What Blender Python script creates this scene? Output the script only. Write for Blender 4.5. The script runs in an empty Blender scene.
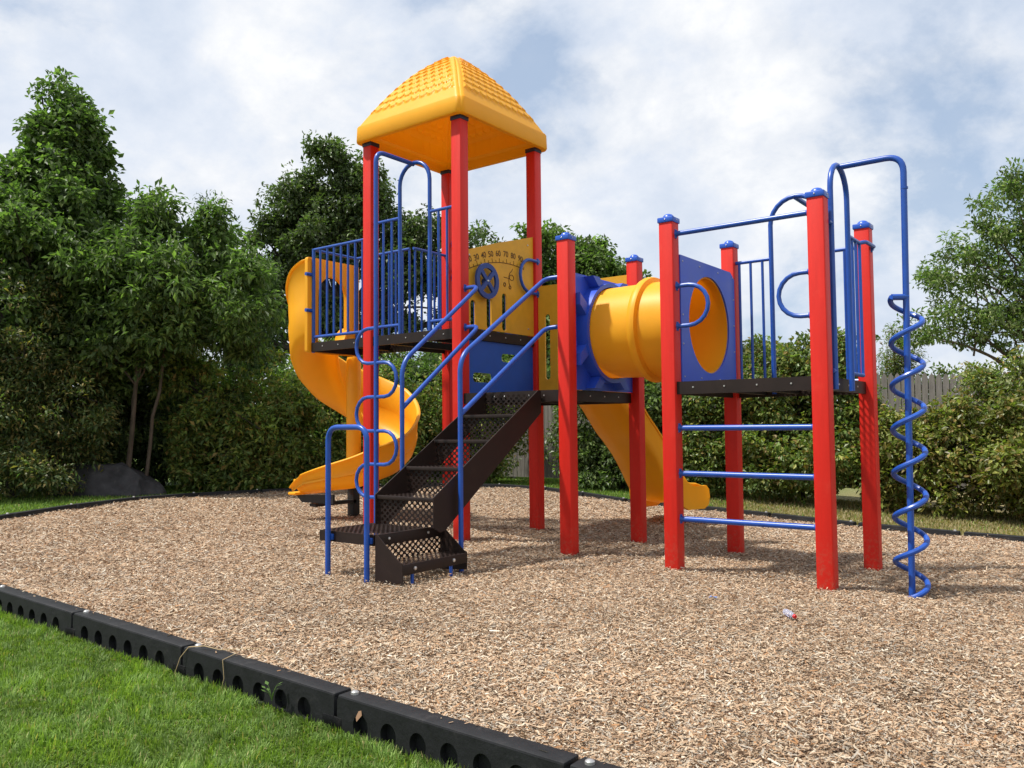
import bpy, bmesh, math, random
import numpy as np
from mathutils import Vector, Matrix
PI = math.pi
random.seed(7)
rng = np.random.default_rng(7)
scn = bpy.context.scene
COL = scn.collection

# ------------------------------------------------------------------ terrain
def gz(x, y):
    return -(0.125-.045*min(1, max(0, -y/4)))*math.tanh(x/4) - .081*math.tanh((y if y > 0 else y*.3)/3)
def gza(x, y):
    return -(0.125-.045*np.clip(-y/4, 0, 1))*np.tanh(x/4) - .081*np.tanh(np.where(y > 0, y, y*.3)/3)

# ------------------------------------------------------------------ materials
def new_mat(name):
    m = bpy.data.materials.new(name); m.use_nodes = True
    nt = m.node_tree
    b = nt.nodes['Principled BSDF']
    return m, nt, b
def N(nt, t, **kw):
    n = nt.nodes.new(t)
    for k, v in kw.items():
        if k in n.inputs: n.inputs[k].default_value = v
        else: setattr(n, k, v)
    return n
def ramp(nt, fac, stops):
    r = nt.nodes.new('ShaderNodeValToRGB')
    els = r.color_ramp.elements
    while len(els) > 1: els.remove(els[-1])
    els[0].position = stops[0][0]; els[0].color = (*stops[0][1], 1)
    for p, c in stops[1:]:
        e = els.new(p); e.color = (*c, 1)
    nt.links.new(fac, r.inputs['Fac'])
    return r.outputs['Color']
def simple(name, col, rough=.5, spec=.5, var=.12, scale=6, bump=.0, bscale=60, stretch=None, metal=0, coat=0):
    m, nt, b = new_mat(name)
    tc = N(nt, 'ShaderNodeTexCoord'); mp = N(nt, 'ShaderNodeMapping')
    nt.links.new(tc.outputs['Object'], mp.inputs['Vector'])
    if stretch: mp.inputs['Scale'].default_value = stretch
    no = N(nt, 'ShaderNodeTexNoise', Scale=scale, Detail=6.0, Roughness=.65)
    nt.links.new(mp.outputs['Vector'], no.inputs['Vector'])
    a = tuple(min(1, c*(1-var)) for c in col); d = tuple(min(1, c*(1+var)) for c in col)
    c = ramp(nt, no.outputs['Fac'], [(.3, a), (.7, d)])
    nt.links.new(c, b.inputs['Base Color'])
    b.inputs['Roughness'].default_value = rough
    b.inputs['Specular IOR Level'].default_value = spec
    b.inputs['Metallic'].default_value = metal
    if coat: b.inputs['Coat Weight'].default_value = coat
    mr = N(nt, 'ShaderNodeMapRange'); mr.inputs['To Min'].default_value = max(.02, rough-.08); mr.inputs['To Max'].default_value = min(1, rough+.12)
    nt.links.new(no.outputs['Fac'], mr.inputs['Value']); nt.links.new(mr.outputs['Result'], b.inputs['Roughness'])
    if bump:
        n2 = N(nt, 'ShaderNodeTexNoise', Scale=bscale, Detail=4.0)
        nt.links.new(mp.outputs['Vector'], n2.inputs['Vector'])
        bp = N(nt, 'ShaderNodeBump', Strength=bump, Distance=.004)
        nt.links.new(n2.outputs['Fac'], bp.inputs['Height']); nt.links.new(bp.outputs['Normal'], b.inputs['Normal'])
    return m
def dusty(m, top=(.35,.27,.2), amt=.5, scale=9):
    "scuffs: worn pale scratches mixed over the base colour"
    nt = m.node_tree; b = nt.nodes['Principled BSDF']
    l = b.inputs['Base Color'].links[0]; src = l.from_socket
    tc = N(nt, 'ShaderNodeTexCoord')
    no = N(nt, 'ShaderNodeTexNoise', Scale=scale, Detail=8.0, Roughness=.7)
    nt.links.new(tc.outputs['Object'], no.inputs['Vector'])
    mr = N(nt, 'ShaderNodeMapRange'); mr.inputs['From Min'].default_value = .56; mr.inputs['From Max'].default_value = .78
    mr.inputs['To Max'].default_value = amt
    nt.links.new(no.outputs['Fac'], mr.inputs['Value'])
    mx = N(nt, 'ShaderNodeMix', data_type='RGBA'); mx.inputs[7].default_value = (*top, 1)
    nt.links.new(mr.outputs['Result'], mx.inputs[0]); nt.links.new(src, mx.inputs[6]); nt.links.new(mx.outputs[2], b.inputs['Base Color'])
    return m

RED   = dusty(simple('red_recycled_plastic', (.60,.017,.009), .5, .3, .07, 5, .06, 40, (6,6,.6)), (.75,.10,.06), .2, 5)
YEL   = dusty(simple('yellow_moulded_plastic', (.90,.475,.022), .42, .36, .05, 3, .05, 30), (.82,.50,.08), .2, 4)
def translucent(m, f, col):
    nt = m.node_tree; b = nt.nodes['Principled BSDF']; tr = N(nt, 'ShaderNodeBsdfTranslucent'); tr.inputs['Color'].default_value = (*col, 1)
    mx = N(nt, 'ShaderNodeMixShader'); mx.inputs[0].default_value = f; nt.links.new(b.outputs[0], mx.inputs[1]); nt.links.new(tr.outputs[0], mx.inputs[2]); nt.links.new(mx.outputs[0], nt.nodes['Material Output'].inputs['Surface'])
translucent(YEL, .33, (1.0,.58,.03))
YPAN  = simple('amber_sheet_plastic', (.66,.34,.022), .5, .3, .08, 9, .1, 200)
def splash(m, col, top):
    nt = m.node_tree; b = nt.nodes['Principled BSDF']; src = b.inputs['Base Color'].links[0].from_socket
    tc = N(nt, 'ShaderNodeTexCoord'); sp = N(nt, 'ShaderNodeSeparateXYZ'); nt.links.new(tc.outputs['Object'], sp.inputs[0])
    mr = N(nt, 'ShaderNodeMapRange'); mr.inputs['From Min'].default_value = -.1; mr.inputs['From Max'].default_value = top; mr.inputs['To Min'].default_value = 1; mr.inputs['To Max'].default_value = 0
    nt.links.new(sp.outputs['Z'], mr.inputs['Value'])
    no = N(nt, 'ShaderNodeTexNoise', Scale=38.0, Detail=6.0, Roughness=.75); nt.links.new(tc.outputs['Object'], no.inputs['Vector'])
    m2 = N(nt, 'ShaderNodeMapRange'); m2.inputs['From Min'].default_value = .48; m2.inputs['From Max'].default_value = .72; m2.inputs['To Max'].default_value = .75; nt.links.new(no.outputs['Fac'], m2.inputs['Value'])
    mu = N(nt, 'ShaderNodeMath', operation='MULTIPLY'); nt.links.new(mr.outputs[0], mu.inputs[0]); nt.links.new(m2.outputs[0], mu.inputs[1])
    mx = N(nt, 'ShaderNodeMix', data_type='RGBA'); mx.inputs[7].default_value = (*col, 1); nt.links.new(mu.outputs[0], mx.inputs[0]); nt.links.new(src, mx.inputs[6]); nt.links.new(mx.outputs[2], b.inputs['Base Color'])
splash(RED, (.30,.17,.11), .35)
BLUE  = simple('blue_powder_coat', (.010,.070,.36), .32, .5, .12, 12, .05, 90)
BCAP  = simple('blue_post_cap_plastic', (.014,.085,.46), .3, .5, .08, 12)
BPAN  = simple('blue_sheet_plastic', (.014,.09,.40), .5, .35, .08, 8, .08, 150)
BTUN  = simple('violet_blue_moulded_plastic', (.028,.085,.54), .36, .45, .08, 5, .05, 60)
BROWN = dusty(simple('dark_brown_coated_steel', (.017,.0095,.0075), .5, .3, .2, 8, .12, 120), (.05,.035,.028), .35, 12)
DKBLU = simple('dark_blue_cap', (.012,.016,.05), .45, .4)
BLACK = simple('black_steel', (.012,.012,.012), .5, .4, .2, 8)
BOLT  = simple('galvanised_bolt', (.55,.54,.52), .35, .5, .1, 30, metal=.8)
TIMB  = dusty(simple('black_recycled_timber', (.012,.0125,.014), .6, .28, .3, 14, .45, 60), (.07,.062,.055), .45, 7)
INK   = simple('dark_engraving', (.09,.045,.02), .6, .2)
SIGNB = simple('blue_wheel_plastic', (.03,.065,.24), .5, .3, .1, 10)

def perf(name, ax, pitch, r, base=BROWN):
    m = base.copy(); m.name = name; nt = m.node_tree; b = nt.nodes['Principled BSDF']
    tc = N(nt, 'ShaderNodeTexCoord'); sp = N(nt, 'ShaderNodeSeparateXYZ'); nt.links.new(tc.outputs['Object'], sp.inputs[0])
    cb = N(nt, 'ShaderNodeCombineXYZ')
    for i, a in enumerate(ax):
        mu = N(nt, 'ShaderNodeMath', operation='MULTIPLY'); mu.inputs[1].default_value = 1/pitch[i]
        nt.links.new(sp.outputs[a], mu.inputs[0]); nt.links.new(mu.outputs[0], cb.inputs[i])
    outs = []
    for off in (0, .5):
        ad = N(nt, 'ShaderNodeVectorMath', operation='ADD'); ad.inputs[1].default_value = (off+50, off+50, 0)
        fr = N(nt, 'ShaderNodeVectorMath', operation='FRACTION'); sb = N(nt, 'ShaderNodeVectorMath', operation='SUBTRACT'); sb.inputs[1].default_value = (.5,.5,0)
        le = N(nt, 'ShaderNodeVectorMath', operation='LENGTH')
        nt.links.new(cb.outputs[0], ad.inputs[0]); nt.links.new(ad.outputs[0], fr.inputs[0]); nt.links.new(fr.outputs[0], sb.inputs[0]); nt.links.new(sb.outputs[0], le.inputs[0])
        lt = N(nt, 'ShaderNodeMath', operation='LESS_THAN'); lt.inputs[1].default_value = r
        nt.links.new(le.outputs['Value'], lt.inputs[0]); outs.append(lt)
    mx = N(nt, 'ShaderNodeMath', operation='MAXIMUM'); nt.links.new(outs[0].outputs[0], mx.inputs[0]); nt.links.new(outs[1].outputs[0], mx.inputs[1])
    iv = N(nt, 'ShaderNodeMath', operation='SUBTRACT'); iv.inputs[0].default_value = 1; nt.links.new(mx.outputs[0], iv.inputs[1])
    nt.links.new(iv.outputs[0], b.inputs['Alpha'])
    return m
PERF_XY = perf('perforated_deck_steel', ('X','Y'), (.05,.05), .27)
PERF_XZ = perf('perforated_riser_steel', ('X','Z'), (.062,.05), .27)
PERF_YZ = perf('perforated_riser_steel_side', ('Y','Z'), (.062,.05), .27)

# ------------------------------------------------------------------ mesh builder
class MB:
    def __init__(s): s.v = []; s.f = []; s.sm = []
    def add(s, vs, fs, smooth=True):
        o = len(s.v); s.v += [tuple(v) for v in vs]; s.f += [tuple(i+o for i in f) for f in fs]; s.sm += [smooth]*len(fs); return s
    def box(s, x0, x1, y0, y1, z0, z1, bev=0.0, mat=None):
        bm = bmesh.new()
        bmesh.ops.create_cube(bm, size=1)
        for v in bm.verts:
            v.co = Vector(((x0+x1)/2+v.co.x*(x1-x0), (y0+y1)/2+v.co.y*(y1-y0), (z0+z1)/2+v.co.z*(z1-z0)))
        if bev: bmesh.ops.bevel(bm, geom=list(bm.edges), offset=bev, segments=2, affect='EDGES', profile=.5)
        return s.from_bm(bm, mat)
    def from_bm(s, bm, mat=None):
        if mat is not None: bm.transform(mat)
        bm.verts.index_update()
        s.add([v.co[:] for v in bm.verts], [[v.index for v in f.verts] for f in bm.faces]); bm.free(); return s
    def tube(s, pts, r, n=10, caps=True, closed=False):
        P = [Vector(p) for p in pts]; m = len(P); vs = []; fs = []
        rr = r if hasattr(r, '__len__') else [r]*m
        t0 = (P[1]-P[0]).normalized()
        a = Vector((0,0,1)) if abs(t0.z) < .9 else Vector((1,0,0))
        nrm = (a - t0*a.dot(t0)).normalized()
        for i in range(m):
            if closed: t = (P[(i+1) % m]-P[i-1]).normalized()
            elif i == 0: t = t0
            elif i == m-1: t = (P[-1]-P[-2]).normalized()
            else: t = ((P[i+1]-P[i]).normalized()+(P[i]-P[i-1]).normalized()).normalized()
            nrm = (nrm - t*nrm.dot(t)).normalized(); bi = t.cross(nrm)
            for k in range(n):
                an = 2*PI*k/n; vs.append(P[i]+(nrm*math.cos(an)+bi*math.sin(an))*rr[i])
        for i in range(m if closed else m-1):
            j = (i+1) % m
            for k in range(n):
                k2 = (k+1) % n; fs.append((i*n+k, i*n+k2, j*n+k2, j*n+k))
        if caps and not closed:
            fs.append(tuple(range(n-1, -1, -1))); fs.append(tuple((m-1)*n+k for k in range(n)))
        return s.add(vs, fs)
    def lathe(s, prof, c, n=24, axis='z'):
        vs = []; fs = []
        for r, h in prof:
            for k in range(n):
                a = 2*PI*k/n; u, w = r*math.cos(a), r*math.sin(a)
                if axis == 'z': vs.append((c[0]+u, c[1]+w, c[2]+h))
                elif axis == 'x': vs.append((c[0]+h, c[1]+u, c[2]+w))
                else: vs.append((c[0]+w, c[1]+h, c[2]+u))
        for i in range(len(prof)-1):
            for k in range(n):
                k2 = (k+1) % n; fs.append((i*n+k, i*n+k2, (i+1)*n+k2, (i+1)*n+k))
        return s.add(vs, fs)
    def plate(s, outer, holes, th, O, U, W, bev=0):
        "2D outline with holes in the plane O+a*U+b*W, extruded by th along U x W"
        bm = bmesh.new(); O = Vector(O); U = Vector(U); W = Vector(W); n = U.cross(W)
        for loop in [outer]+holes:
            vv = [bm.verts.new(O+U*a+W*b) for a, b in loop]
            for i in range(len(vv)): bm.edges.new((vv[i-1], vv[i]))
        bmesh.ops.triangle_fill(bm, use_beauty=True, edges=list(bm.edges), normal=n)
        r = bmesh.ops.extrude_face_region(bm, geom=list(bm.faces))
        for e in r['geom']:
            if isinstance(e, bmesh.types.BMVert): e.co += n*th
        bmesh.ops.recalc_face_normals(bm, faces=list(bm.faces))
        return s.from_bm(bm)
    def build(s, name, mat, parent=None, ang=35, label=None):
        me = bpy.data.meshes.new(name); me.from_pydata(s.v, [], s.f)
        bm = bmesh.new(); bm.from_mesh(me); bmesh.ops.recalc_face_normals(bm, faces=list(bm.faces)); bm.to_mesh(me); bm.free()
        me.polygons.foreach_set('use_smooth', [True]*len(me.polygons))
        me.set_sharp_from_angle(angle=math.radians(ang))
        me.materials.append(mat)
        o = bpy.data.objects.new(name, me); COL.objects.link(o)
        if parent: o.parent = parent
        if label: o['label'] = label
        return o
def bolt(mb, p, axis, r=.011, h=.008):
    a = {'-y': (0,-1,0), 'y': (0,1,0), 'x': (1,0,0), '-x': (-1,0,0)}[axis]; p = Vector(p); a = Vector(a)
    mb.tube([p-a*.002, p+a*h*.6, p+a*h], [r, r*.9, r*.35], 8)

def bolts(name, parent, items):
    for p, axis, r, h in items:
        m_ = MB(); bolt(m_, p, axis, r, h); m_.build(name, BOLT, parent)

def fillet(pts, rad, n=7, closed=False):
    P = [Vector(p) for p in pts]; out = []
    rng_ = range(len(P)) if closed else range(1, len(P)-1)
    if not closed: out.append(P[0])
    for i in rng_:
        a, b, c = P[i-1], P[i], P[(i+1) % len(P)]
        d1 = (a-b); d2 = (c-b); l = min(rad, d1.length*.49, d2.length*.49)
        p = b+d1.normalized()*l; q = b+d2.normalized()*l
        for k in range(n+1):
            t = k/n; out.append((1-t)**2*p+2*t*(1-t)*b+t*t*q)
    if not closed: out.append(P[-1])
    return out
def rrect(a0, a1, b0, b1, r, n=5):
    out = []
    for cx, cy, s in ((a1-r, b1-r, 0), (a0+r, b1-r, 1), (a0+r, b0+r, 2), (a1-r, b0+r, 3)):
        for k in range(n+1):
            an = PI/2*(s+k/n); out.append((cx+r*math.cos(an), cy+r*math.sin(an)))
    return out
def circ(cx, cy, r, n=40, ry=None):
    return [(cx+r*math.cos(2*PI*k/n), cy+(ry or r)*math.sin(2*PI*k/n)) for k in range(n)]
def empty(name, loc, rz=0):
    o = bpy.data.objects.new(name, None); COL.objects.link(o); o.location = loc; o.rotation_euler = (0,0,rz); o.empty_display_size = .2; return o
def tag(o, label=None, cat=None, group=None, kind=None):
    if label: o['label'] = label
    if cat: o['category'] = cat
    if group: o['group'] = group
    if kind: o['kind'] = kind
    return o

# ================================================================== PLAY STRUCTURE
ROOT = empty('play_structure', (0,0,0))
tag(ROOT, 'red, blue and yellow playground climbing structure with tower roof, slides and tunnel, on wood chips', 'play structure')
S = .0635
XA, XB, XE, XG, XH = -2.604, -1.291, 0.0, 1.047, 2.29
YB = 1.305
ZT, ZM, ZR = 2.165, 1.495, 1.52      # deck heights
TT, TM = 4.330, 2.884                # post heights
posts = dict(A=(XA,0,TT), B=(XB,0,TT), C=(XB,YB,TT), D=(XA,YB,TT), E=(XE,0,TM), F=(XE,YB,TM), G=(XG,0,TM), H=(XH,0,TM), I=(XH,YB,TM), J=(XG,YB,TM))
for k, (x, y, t) in posts.items():
    p = MB().box(x-S, x+S, y-S, y+S, gz(x,y)-.3, t, .009).build('post', RED, ROOT, 50)
    c = MB()
    if t > 4:
        c.box(x-S-.006, x+S+.006, y-S-.006, y+S+.006, t-.025, t+.022, .006).build('post_cap', DKBLU, p)
    else:
        c.box(x-S-.009, x+S+.009, y-S-.009, y+S+.009, t-.012, t+.034, .008)
        c.lathe([(.052, .030), (.050, .040), (.044, .052), (.033, .063), (.018, .069), (.001, .071)], (x, y, t), 20)
        c.build('post_cap', BCAP, p)
        bolts('cap_screw', p, [((x, y-S-.009, t+.012), '-y', .006, .006), ((x+S+.009, y, t+.012), 'x', .006, .006)])

# ---- roof
def roof():
    cx, cy = (XA+XB)/2, YB/2
    H0, Z0 = .835, 4.345
    prof = []
    def zprof(w):                      # height of the vault at half-width w
        q = w/.77
        return 4.53 + .845*(1-q**1.6)
    rows = 130; cols = 150
    def surf(outer):
        vs = []; fs = []
        # profile list (half width, z, tile?)
        pl = []
        if outer:
            pl = [(.785, Z0, 0), (.793, Z0+.012, 0), (.788, Z0+.165, 0), (.778, Z0+.183, 0)]
        else:
            pl = [(.785, Z0, 0), (.735, Z0+.001, 0), (.725, Z0+.09, 0), (.68, Z0+.105, 0), (.67, Z0+.11, 0)]
        w0 = .765 if outer else .655
        for i in range(rows+1):
            w = w0*(1-i/rows)+.012
            pl.append((w, (zprof(w) if outer else zprof(w)-.085*(1 if w > .6 else .7)), 1))
        nr = len(pl)
        for k in range(4):
            base = len(vs); ca, sa = math.cos(k*PI/2), math.sin(k*PI/2)
            for (w, z, tile) in pl:
                for j in range(cols+1):
                    s = -1+2*j/cols
                    q = max(0, (abs(s)-.90)/.10)**2
                    dl = .030*min(1, w/.3)
                    x = s*w-math.copysign(dl*q, s); y = -(w-dl*q)
                    h = 0
                    if tile and .07 < w < .69:
                        m = abs(x) - (w-.065)
                        if m < 0:
                            d = (.69-w)*1.5           # approx arc length from the eave
                            rh = .090; rr = int(d/rh); fr = d/rh-rr
                            tw = .112; xx = x/tw + (.5 if rr % 2 else 0); fx = xx-math.floor(xx)-.5
                            edge = .55*(1-math.sqrt(max(0, 1-(2*fx)**2)))
                            if fr < edge: hh = .12*(1-fr)
                            else: hh = 1-.75*(fr-edge)
                            if abs(fx) > .46: hh *= .5
                            h = .017*hh*min(1, -m/.02)
                            if not outer: h *= .8
                    # normal approx (outward/up)
                    vs.append((cx + (x*ca-(y-h*.7)*sa), cy + (x*sa+(y-h*.7)*ca), z+h*.75))
            for i in range(nr-1):
                for j in range(cols):
                    a = base+i*(cols+1)+j; fs.append((a, a+1, a+cols+2, a+cols+1))
        b2 = len(vs); vs.append((cx, cy, pl[-1][1]+.002))
        n1 = nr*(cols+1)
        for k in range(4):
            for j in range(cols):
                a = k*n1+(nr-1)*(cols+1)+j; fs.append((a, a+1, b2))
        return vs, fs
    m = MB()
    for o in (True, False):
        vs, fs = surf(o)
        if not o: fs = [f[::-1] for f in fs]
        m.add(vs, fs)
    me = bpy.data.meshes.new('roof'); me.from_pydata(m.v, [], m.f)
    bm = bmesh.new(); bm.from_mesh(me); bmesh.ops.remove_doubles(bm, verts=list(bm.verts), dist=.0008); bm.to_mesh(me); bm.free()
    me.polygons.foreach_set('use_smooth', [True]*len(me.polygons)); me.set_sharp_from_angle(angle=math.radians(50))
    me.materials.append(YEL)
    o = bpy.data.objects.new('roof', me); COL.objects.link(o); o.parent = ROOT
    o['label'] = 'yellow vaulted roof moulded with rows of scalloped shingles'
roof()

# ---- decks
def deck(poly, z, label=None):
    "poly: outline of the deck; perforated top sheet and a channel edge 10 cm deep"
    rim = MB(); n = len(poly)
    inner = []
    for i in range(n):
        a, b, c = Vector((*poly[i-1],0)), Vector((*poly[i],0)), Vector((*poly[(i+1) % n],0))
        d1 = (b-a).normalized(); d2 = (c-b).normalized(); n1 = Vector((-d1.y,d1.x,0)); n2 = Vector((-d2.y,d2.x,0))
        inner.append(((b+(n1+n2)*.022).x, (b+(n1+n2)*.022).y))
    rim.plate(poly, [inner], .105, (0,0,z-.105), (1,0,0), (0,1,0))
    xs = [p[0] for p in poly]; ys = [p[1] for p in poly]
    o = rim.build('deck', BROWN, ROOT, 30, label)
    sh = MB().plate(inner, [], .004, (0,0,z-.008), (1,0,0), (0,1,0))
    sh.build('deck_surface', PERF_XY, o, 30)
    r2 = MB()
    for k in range(1, 4):
        x = min(xs)+(max(xs)-min(xs))*k/4; y1_ = max(ys)-.03 if x > XA-e else .66; MB().box(x-.02, x+.02, min(ys)+.03, y1_, z-.085, z-.0085).build('deck_joist', BLACK, o)
    for i in range(n):
        a, c = poly[i-1], poly[i]; L = math.hypot(c[0]-a[0], c[1]-a[1])
        d = ((c[0]-a[0])/L, (c[1]-a[1])/L); nn = (d[1], -d[0])
        for q in np.arange(.2, L-.15, .27):
            p = Vector((a[0]+d[0]*q, a[1]+d[1]*q, z-.05)); MB().tube([p, p+Vector((nn[0],nn[1],0))*.005], [.008,.006], 8).build('deck_bolt', BOLT, o)
    return o
e = .032; e2 = -.03
deck([(-3.585,-e),(XB+e,-e),(XB+e,YB+e),(XA-e,YB+e),(XA-e,.70),(-3.585,.70)], ZT, 'upper dark brown deck under the tower roof')
deck([(XB+e+.004,-e),(XE+e2,-e),(XE+e2,YB+e),(XB+e+.004,YB+e)], ZM, 'middle dark brown deck at the top of the stairs')
deck([(XG+.01,-e),(XH+.0,-e),(XH+.0,YB+e),(XG+.01,YB+e)], ZR, 'right dark brown deck above the rung ladder')

# ---- railings
R1, R2 = .0205, .0135
def bracket(mb, p, axis):
    a = {'-y': (0,-1,0), 'y': (0,1,0), 'x': (1,0,0), '-x': (-1,0,0)}[axis]; p = Vector(p); a = Vector(a)
    s_ = Vector((0,0,.036))
    bx = [.012,.012,.012]
    ux = Vector((abs(a.y), abs(a.x), 0))*.02
    q0 = p-a*.002; q1 = p+a*.007
    vs = [q0-s_*1.1-ux, q0-s_*1.1+ux, q0+s_*1.1+ux, q0+s_*1.1-ux, q1-s_-ux*.8, q1-s_+ux*.8, q1+s_+ux*.8, q1+s_-ux*.8]
    mb.add(vs, [(0,1,2,3),(4,5,6,7),(0,1,5,4),(1,2,6,5),(2,3,7,6),(3,0,4,7)])
    mb.tube([p, p+a*.02], [.028,.024], 12)
    for s in (-1,1): mb.tube([p+s_*.8*s, p+s_*.8*s+a*.012], [.008,.006], 8)
def railing(p0, p1, zt, zb, bars, label=None, ends=(True,True), r=R1*.85):
    "p0,p1: xy ends; top and bottom rail and square-spaced balusters at the given fractions"
    m = MB(); A = Vector((*p0,0)); B = Vector((*p1,0))
    m.tube([A+Vector((0,0,zt)), B+Vector((0,0,zt))], r, 10)
    o = m.build('railing', BLUE, ROOT, 35, label)
    MB().tube([A+Vector((0,0,zb)), B+Vector((0,0,zb))], r, 10).build('bottom_rail', BLUE, o)
    for t in bars:
        p = A.lerp(B, t); MB().tube([(p.x,p.y,zb), (p.x,p.y,zt)], R2, 8).build('baluster', BLUE, o)
    return o
def hoop(cx, y, half, zb, za, axis, out, label=None, legs_to=None):
    "upside-down U frame; axis 'x' or 'y' is the direction its legs are apart"
    m = MB()
    def P(s, z): return (cx+s, y, z) if axis == 'x' else (y, cx+s, z)
    pts = [P(-half, zb), P(-half, za-half)]
    for k in range(1, 12):
        a = PI-PI*k/12; pts.append(P(half*math.cos(a), za-half+half*math.sin(a)))
    pts += [P(half, za-half), P(half, zb)]
    m.tube(pts, R1*1.08, 12)
    return m.build('entry_hoop', BLUE, ROOT, 35, label)

# extension railings
railing((-3.585,0), (XA-S,0), 3.277, 2.235, [i/7.6 for i in range(0,8)], 'slatted blue railing along the front of the upper deck')
railing((-3.585,.68), (XA-S,.68), 3.277, 2.235, [i/8 for i in range(0,9)], 'slatted blue railing along the back of the upper deck extension')
m = MB(); m.tube([(-3.585,0,2.05),(-3.585,0,3.29)], R1, 10); m.tube([(-3.585,.68,2.05),(-3.585,.68,3.29)], R1, 10)
m.tube([(-3.585,0,3.277),(-3.585,.68,3.277)], R1*.85, 10); m.build('corner_rail', BLUE, ROOT)
railing((XA,YB-S), (XA,.68), 3.277, 2.235, [.15,.35,.55,.75,.95], 'short blue railing beside the rear tower post')
railing((XA+S,YB), (XB-S,YB), 3.09, 2.235, [i/10 for i in range(1,10)], 'blue railing across the back of the tower')
# A-B side: hoop and side railings
hoop(-1.93, 0, .22, ZT-.1, 4.0, 'x', None, 'tall blue entry hoop at the front of the tower')
railing((XA+S,-.0), (-2.15,0), 3.43, 2.265, [.35,.68], 'short slatted blue railing left of the tower entry hoop')
railing((-1.71,0), (XB-S,0), 3.43, 2.265, [.35,.68], 'short slatted blue railing right of the tower entry hoop')
# loop ladder in front of the tower
m = MB()
cxp, cyp = -1.945, -.55
m.tube(fillet([(cxp, 0, 3.985), (cxp, cyp, 3.985), (cxp, cyp, gz(cxp,cyp)-.2)], .12), R1*1.15, 12)
lp = m.build('climbing_pole', BLUE, ROOT, 35, 'blue climbing pole with looped footholds in front of the tower')
zs = [2.167, 1.812, 1.468, 1.125, .79, .46]
for i in range(5):
    s = -1 if i % 2 == 0 else 1; z0, z1 = zs[i], zs[i+1]; q = []
    q.append((cxp, cyp, z0)); 
    for k in range(9):
        a = PI/2-PI*k/8; q.append((cxp+s*(.12+.17*math.cos(a)), cyp, (z0+z1)/2+(z0-z1)/2*math.sin(a)))
    q.append((cxp, cyp, z1))
    MB().tube(q, R1*.92, 10).build('foothold_loop', BLUE, lp)
# D post grab loop
def grab(p0, p1, reach, d, axis):
    "bent grab bar from p0 to p1, bulging by reach along d"
    m = MB(); p0 = Vector(p0); p1 = Vector(p1); d = Vector(d); q = [p0]
    mid = (p0+p1)/2; h = (p0-p1)/2; L = h.length
    st = max(0.02, reach-L)
    for k in range(11):
        a = PI/2-PI*k/10; q.append(mid+h*math.sin(a)+d*(st+(reach-st)*math.cos(a)))
    q.append(p1); m.tube(q, R1*.9, 10)
    bracket(m, p0, axis); bracket(m, p1, axis)
    return m.build('grab_bar', BLUE, ROOT)
grab((XG+S,0,2.33), (XG+S,0,1.99), .28, (1,0,0), 'x')
grab((XH-S,0,2.32), (XH-S,0,1.985), .25, (-1,0,0), '-x')
grab((XB+S,YB-.03,3.03), (XB+S,YB-.03,2.655), .33, (0,-1,0), 'x')
grab((XA+S,YB,3.42), (XA+S,YB,3.0), .14, (1,-.1,0), 'x')
# top bar G-H and ladder rungs
m = MB(); m.tube([(XG+S,0,2.775),(XH-S,0,2.775)], R1*1.05, 12); bracket(m, (XG+S,0,2.775), 'x'); bracket(m, (XH-S,0,2.775), '-x')
m.build('overhead_bar', BLUE, ROOT)
for z in (1.134,.756,.379):
    m = MB(); m.tube([(XG+S,0,z),(XH-S,0,z)], R1*1.12, 12); bracket(m, (XG+S,0,z), 'x'); bracket(m, (XH-S,0,z), '-x'); m.build('ladder_rung', BLUE, ROOT)
# J-I side
railing((XG+S,YB), (1.46,YB), 2.72, ZR+.015, [.1,.42,.75], 'slatted blue railing at the back left of the right deck')
hoop(1.70, YB, .24, ZR-.08, 3.28, 'x', None, 'blue entry hoop at the back of the right deck')
railing((1.94,YB), (XH-S,YB), 2.72, ZR+.015, [.3,.65], 'slatted blue railing at the back right of the right deck')
m = MB(); m.tube(fillet([(1.70,YB,3.27),(1.70,1.93,3.27),(1.70,1.93,-.4)], .12), R1*1.1, 12); m.build('climbing_pole', BLUE, ROOT, 35, 'blue sliding pole behind the right deck')
# H-I side
hoop(.36, 2.35, .225, ZR-.1, 3.20, 'y', None, 'blue entry hoop above the spiral climber')
railing((2.35,S), (2.35,.135), 2.70, ZR+.04, [], None)
o = railing((2.35,.585), (2.35,.93), 2.68, ZR+.04, [.33,.66,1.0], 'slatted blue railing beside the spiral climber')
m = MB()
m.tube(fillet([(2.35,.93,2.68),(2.385,1.0,2.70),(XH+.09,YB-.02,2.705)], .05), R1*.85, 8)
bracket(m, (XH+S,YB,2.70), 'x'); m.build('rail_hook', BLUE, ROOT)
# spiral climber
px, py = 2.83, .36
m = MB(); m.tube(fillet([(2.35,py,3.19),(px,py,3.19),(px-.036,py-.02,gz(px,py)-.25)], .13), R1*1.15, 12)
m.tube([(px,py,2.93),(px,py,2.945)], R1*1.32, 12)
sp_ = m.build('climbing_pole', BLUE, ROOT, 35, 'blue pole at the centre of the spiral climber')
q = []
for k in range(0, 640):
    th = -115+k*4
    if th > 37+360*6+180: break
    z = -.01+.3255*(th-37)/360; a = math.radians(th)
    k_ = (3.2-z)/3.4; q.append((px-.036*k_+.108*math.cos(a), py-.02*k_+.108*math.sin(a), z))
e0 = Vector(q[-1]); MB().tube(q, R1*.98, 10).tube([e0, (px, py, e0.z)], .024, 10).build('spiral_rail', BLUE, sp_, 35)

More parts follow.
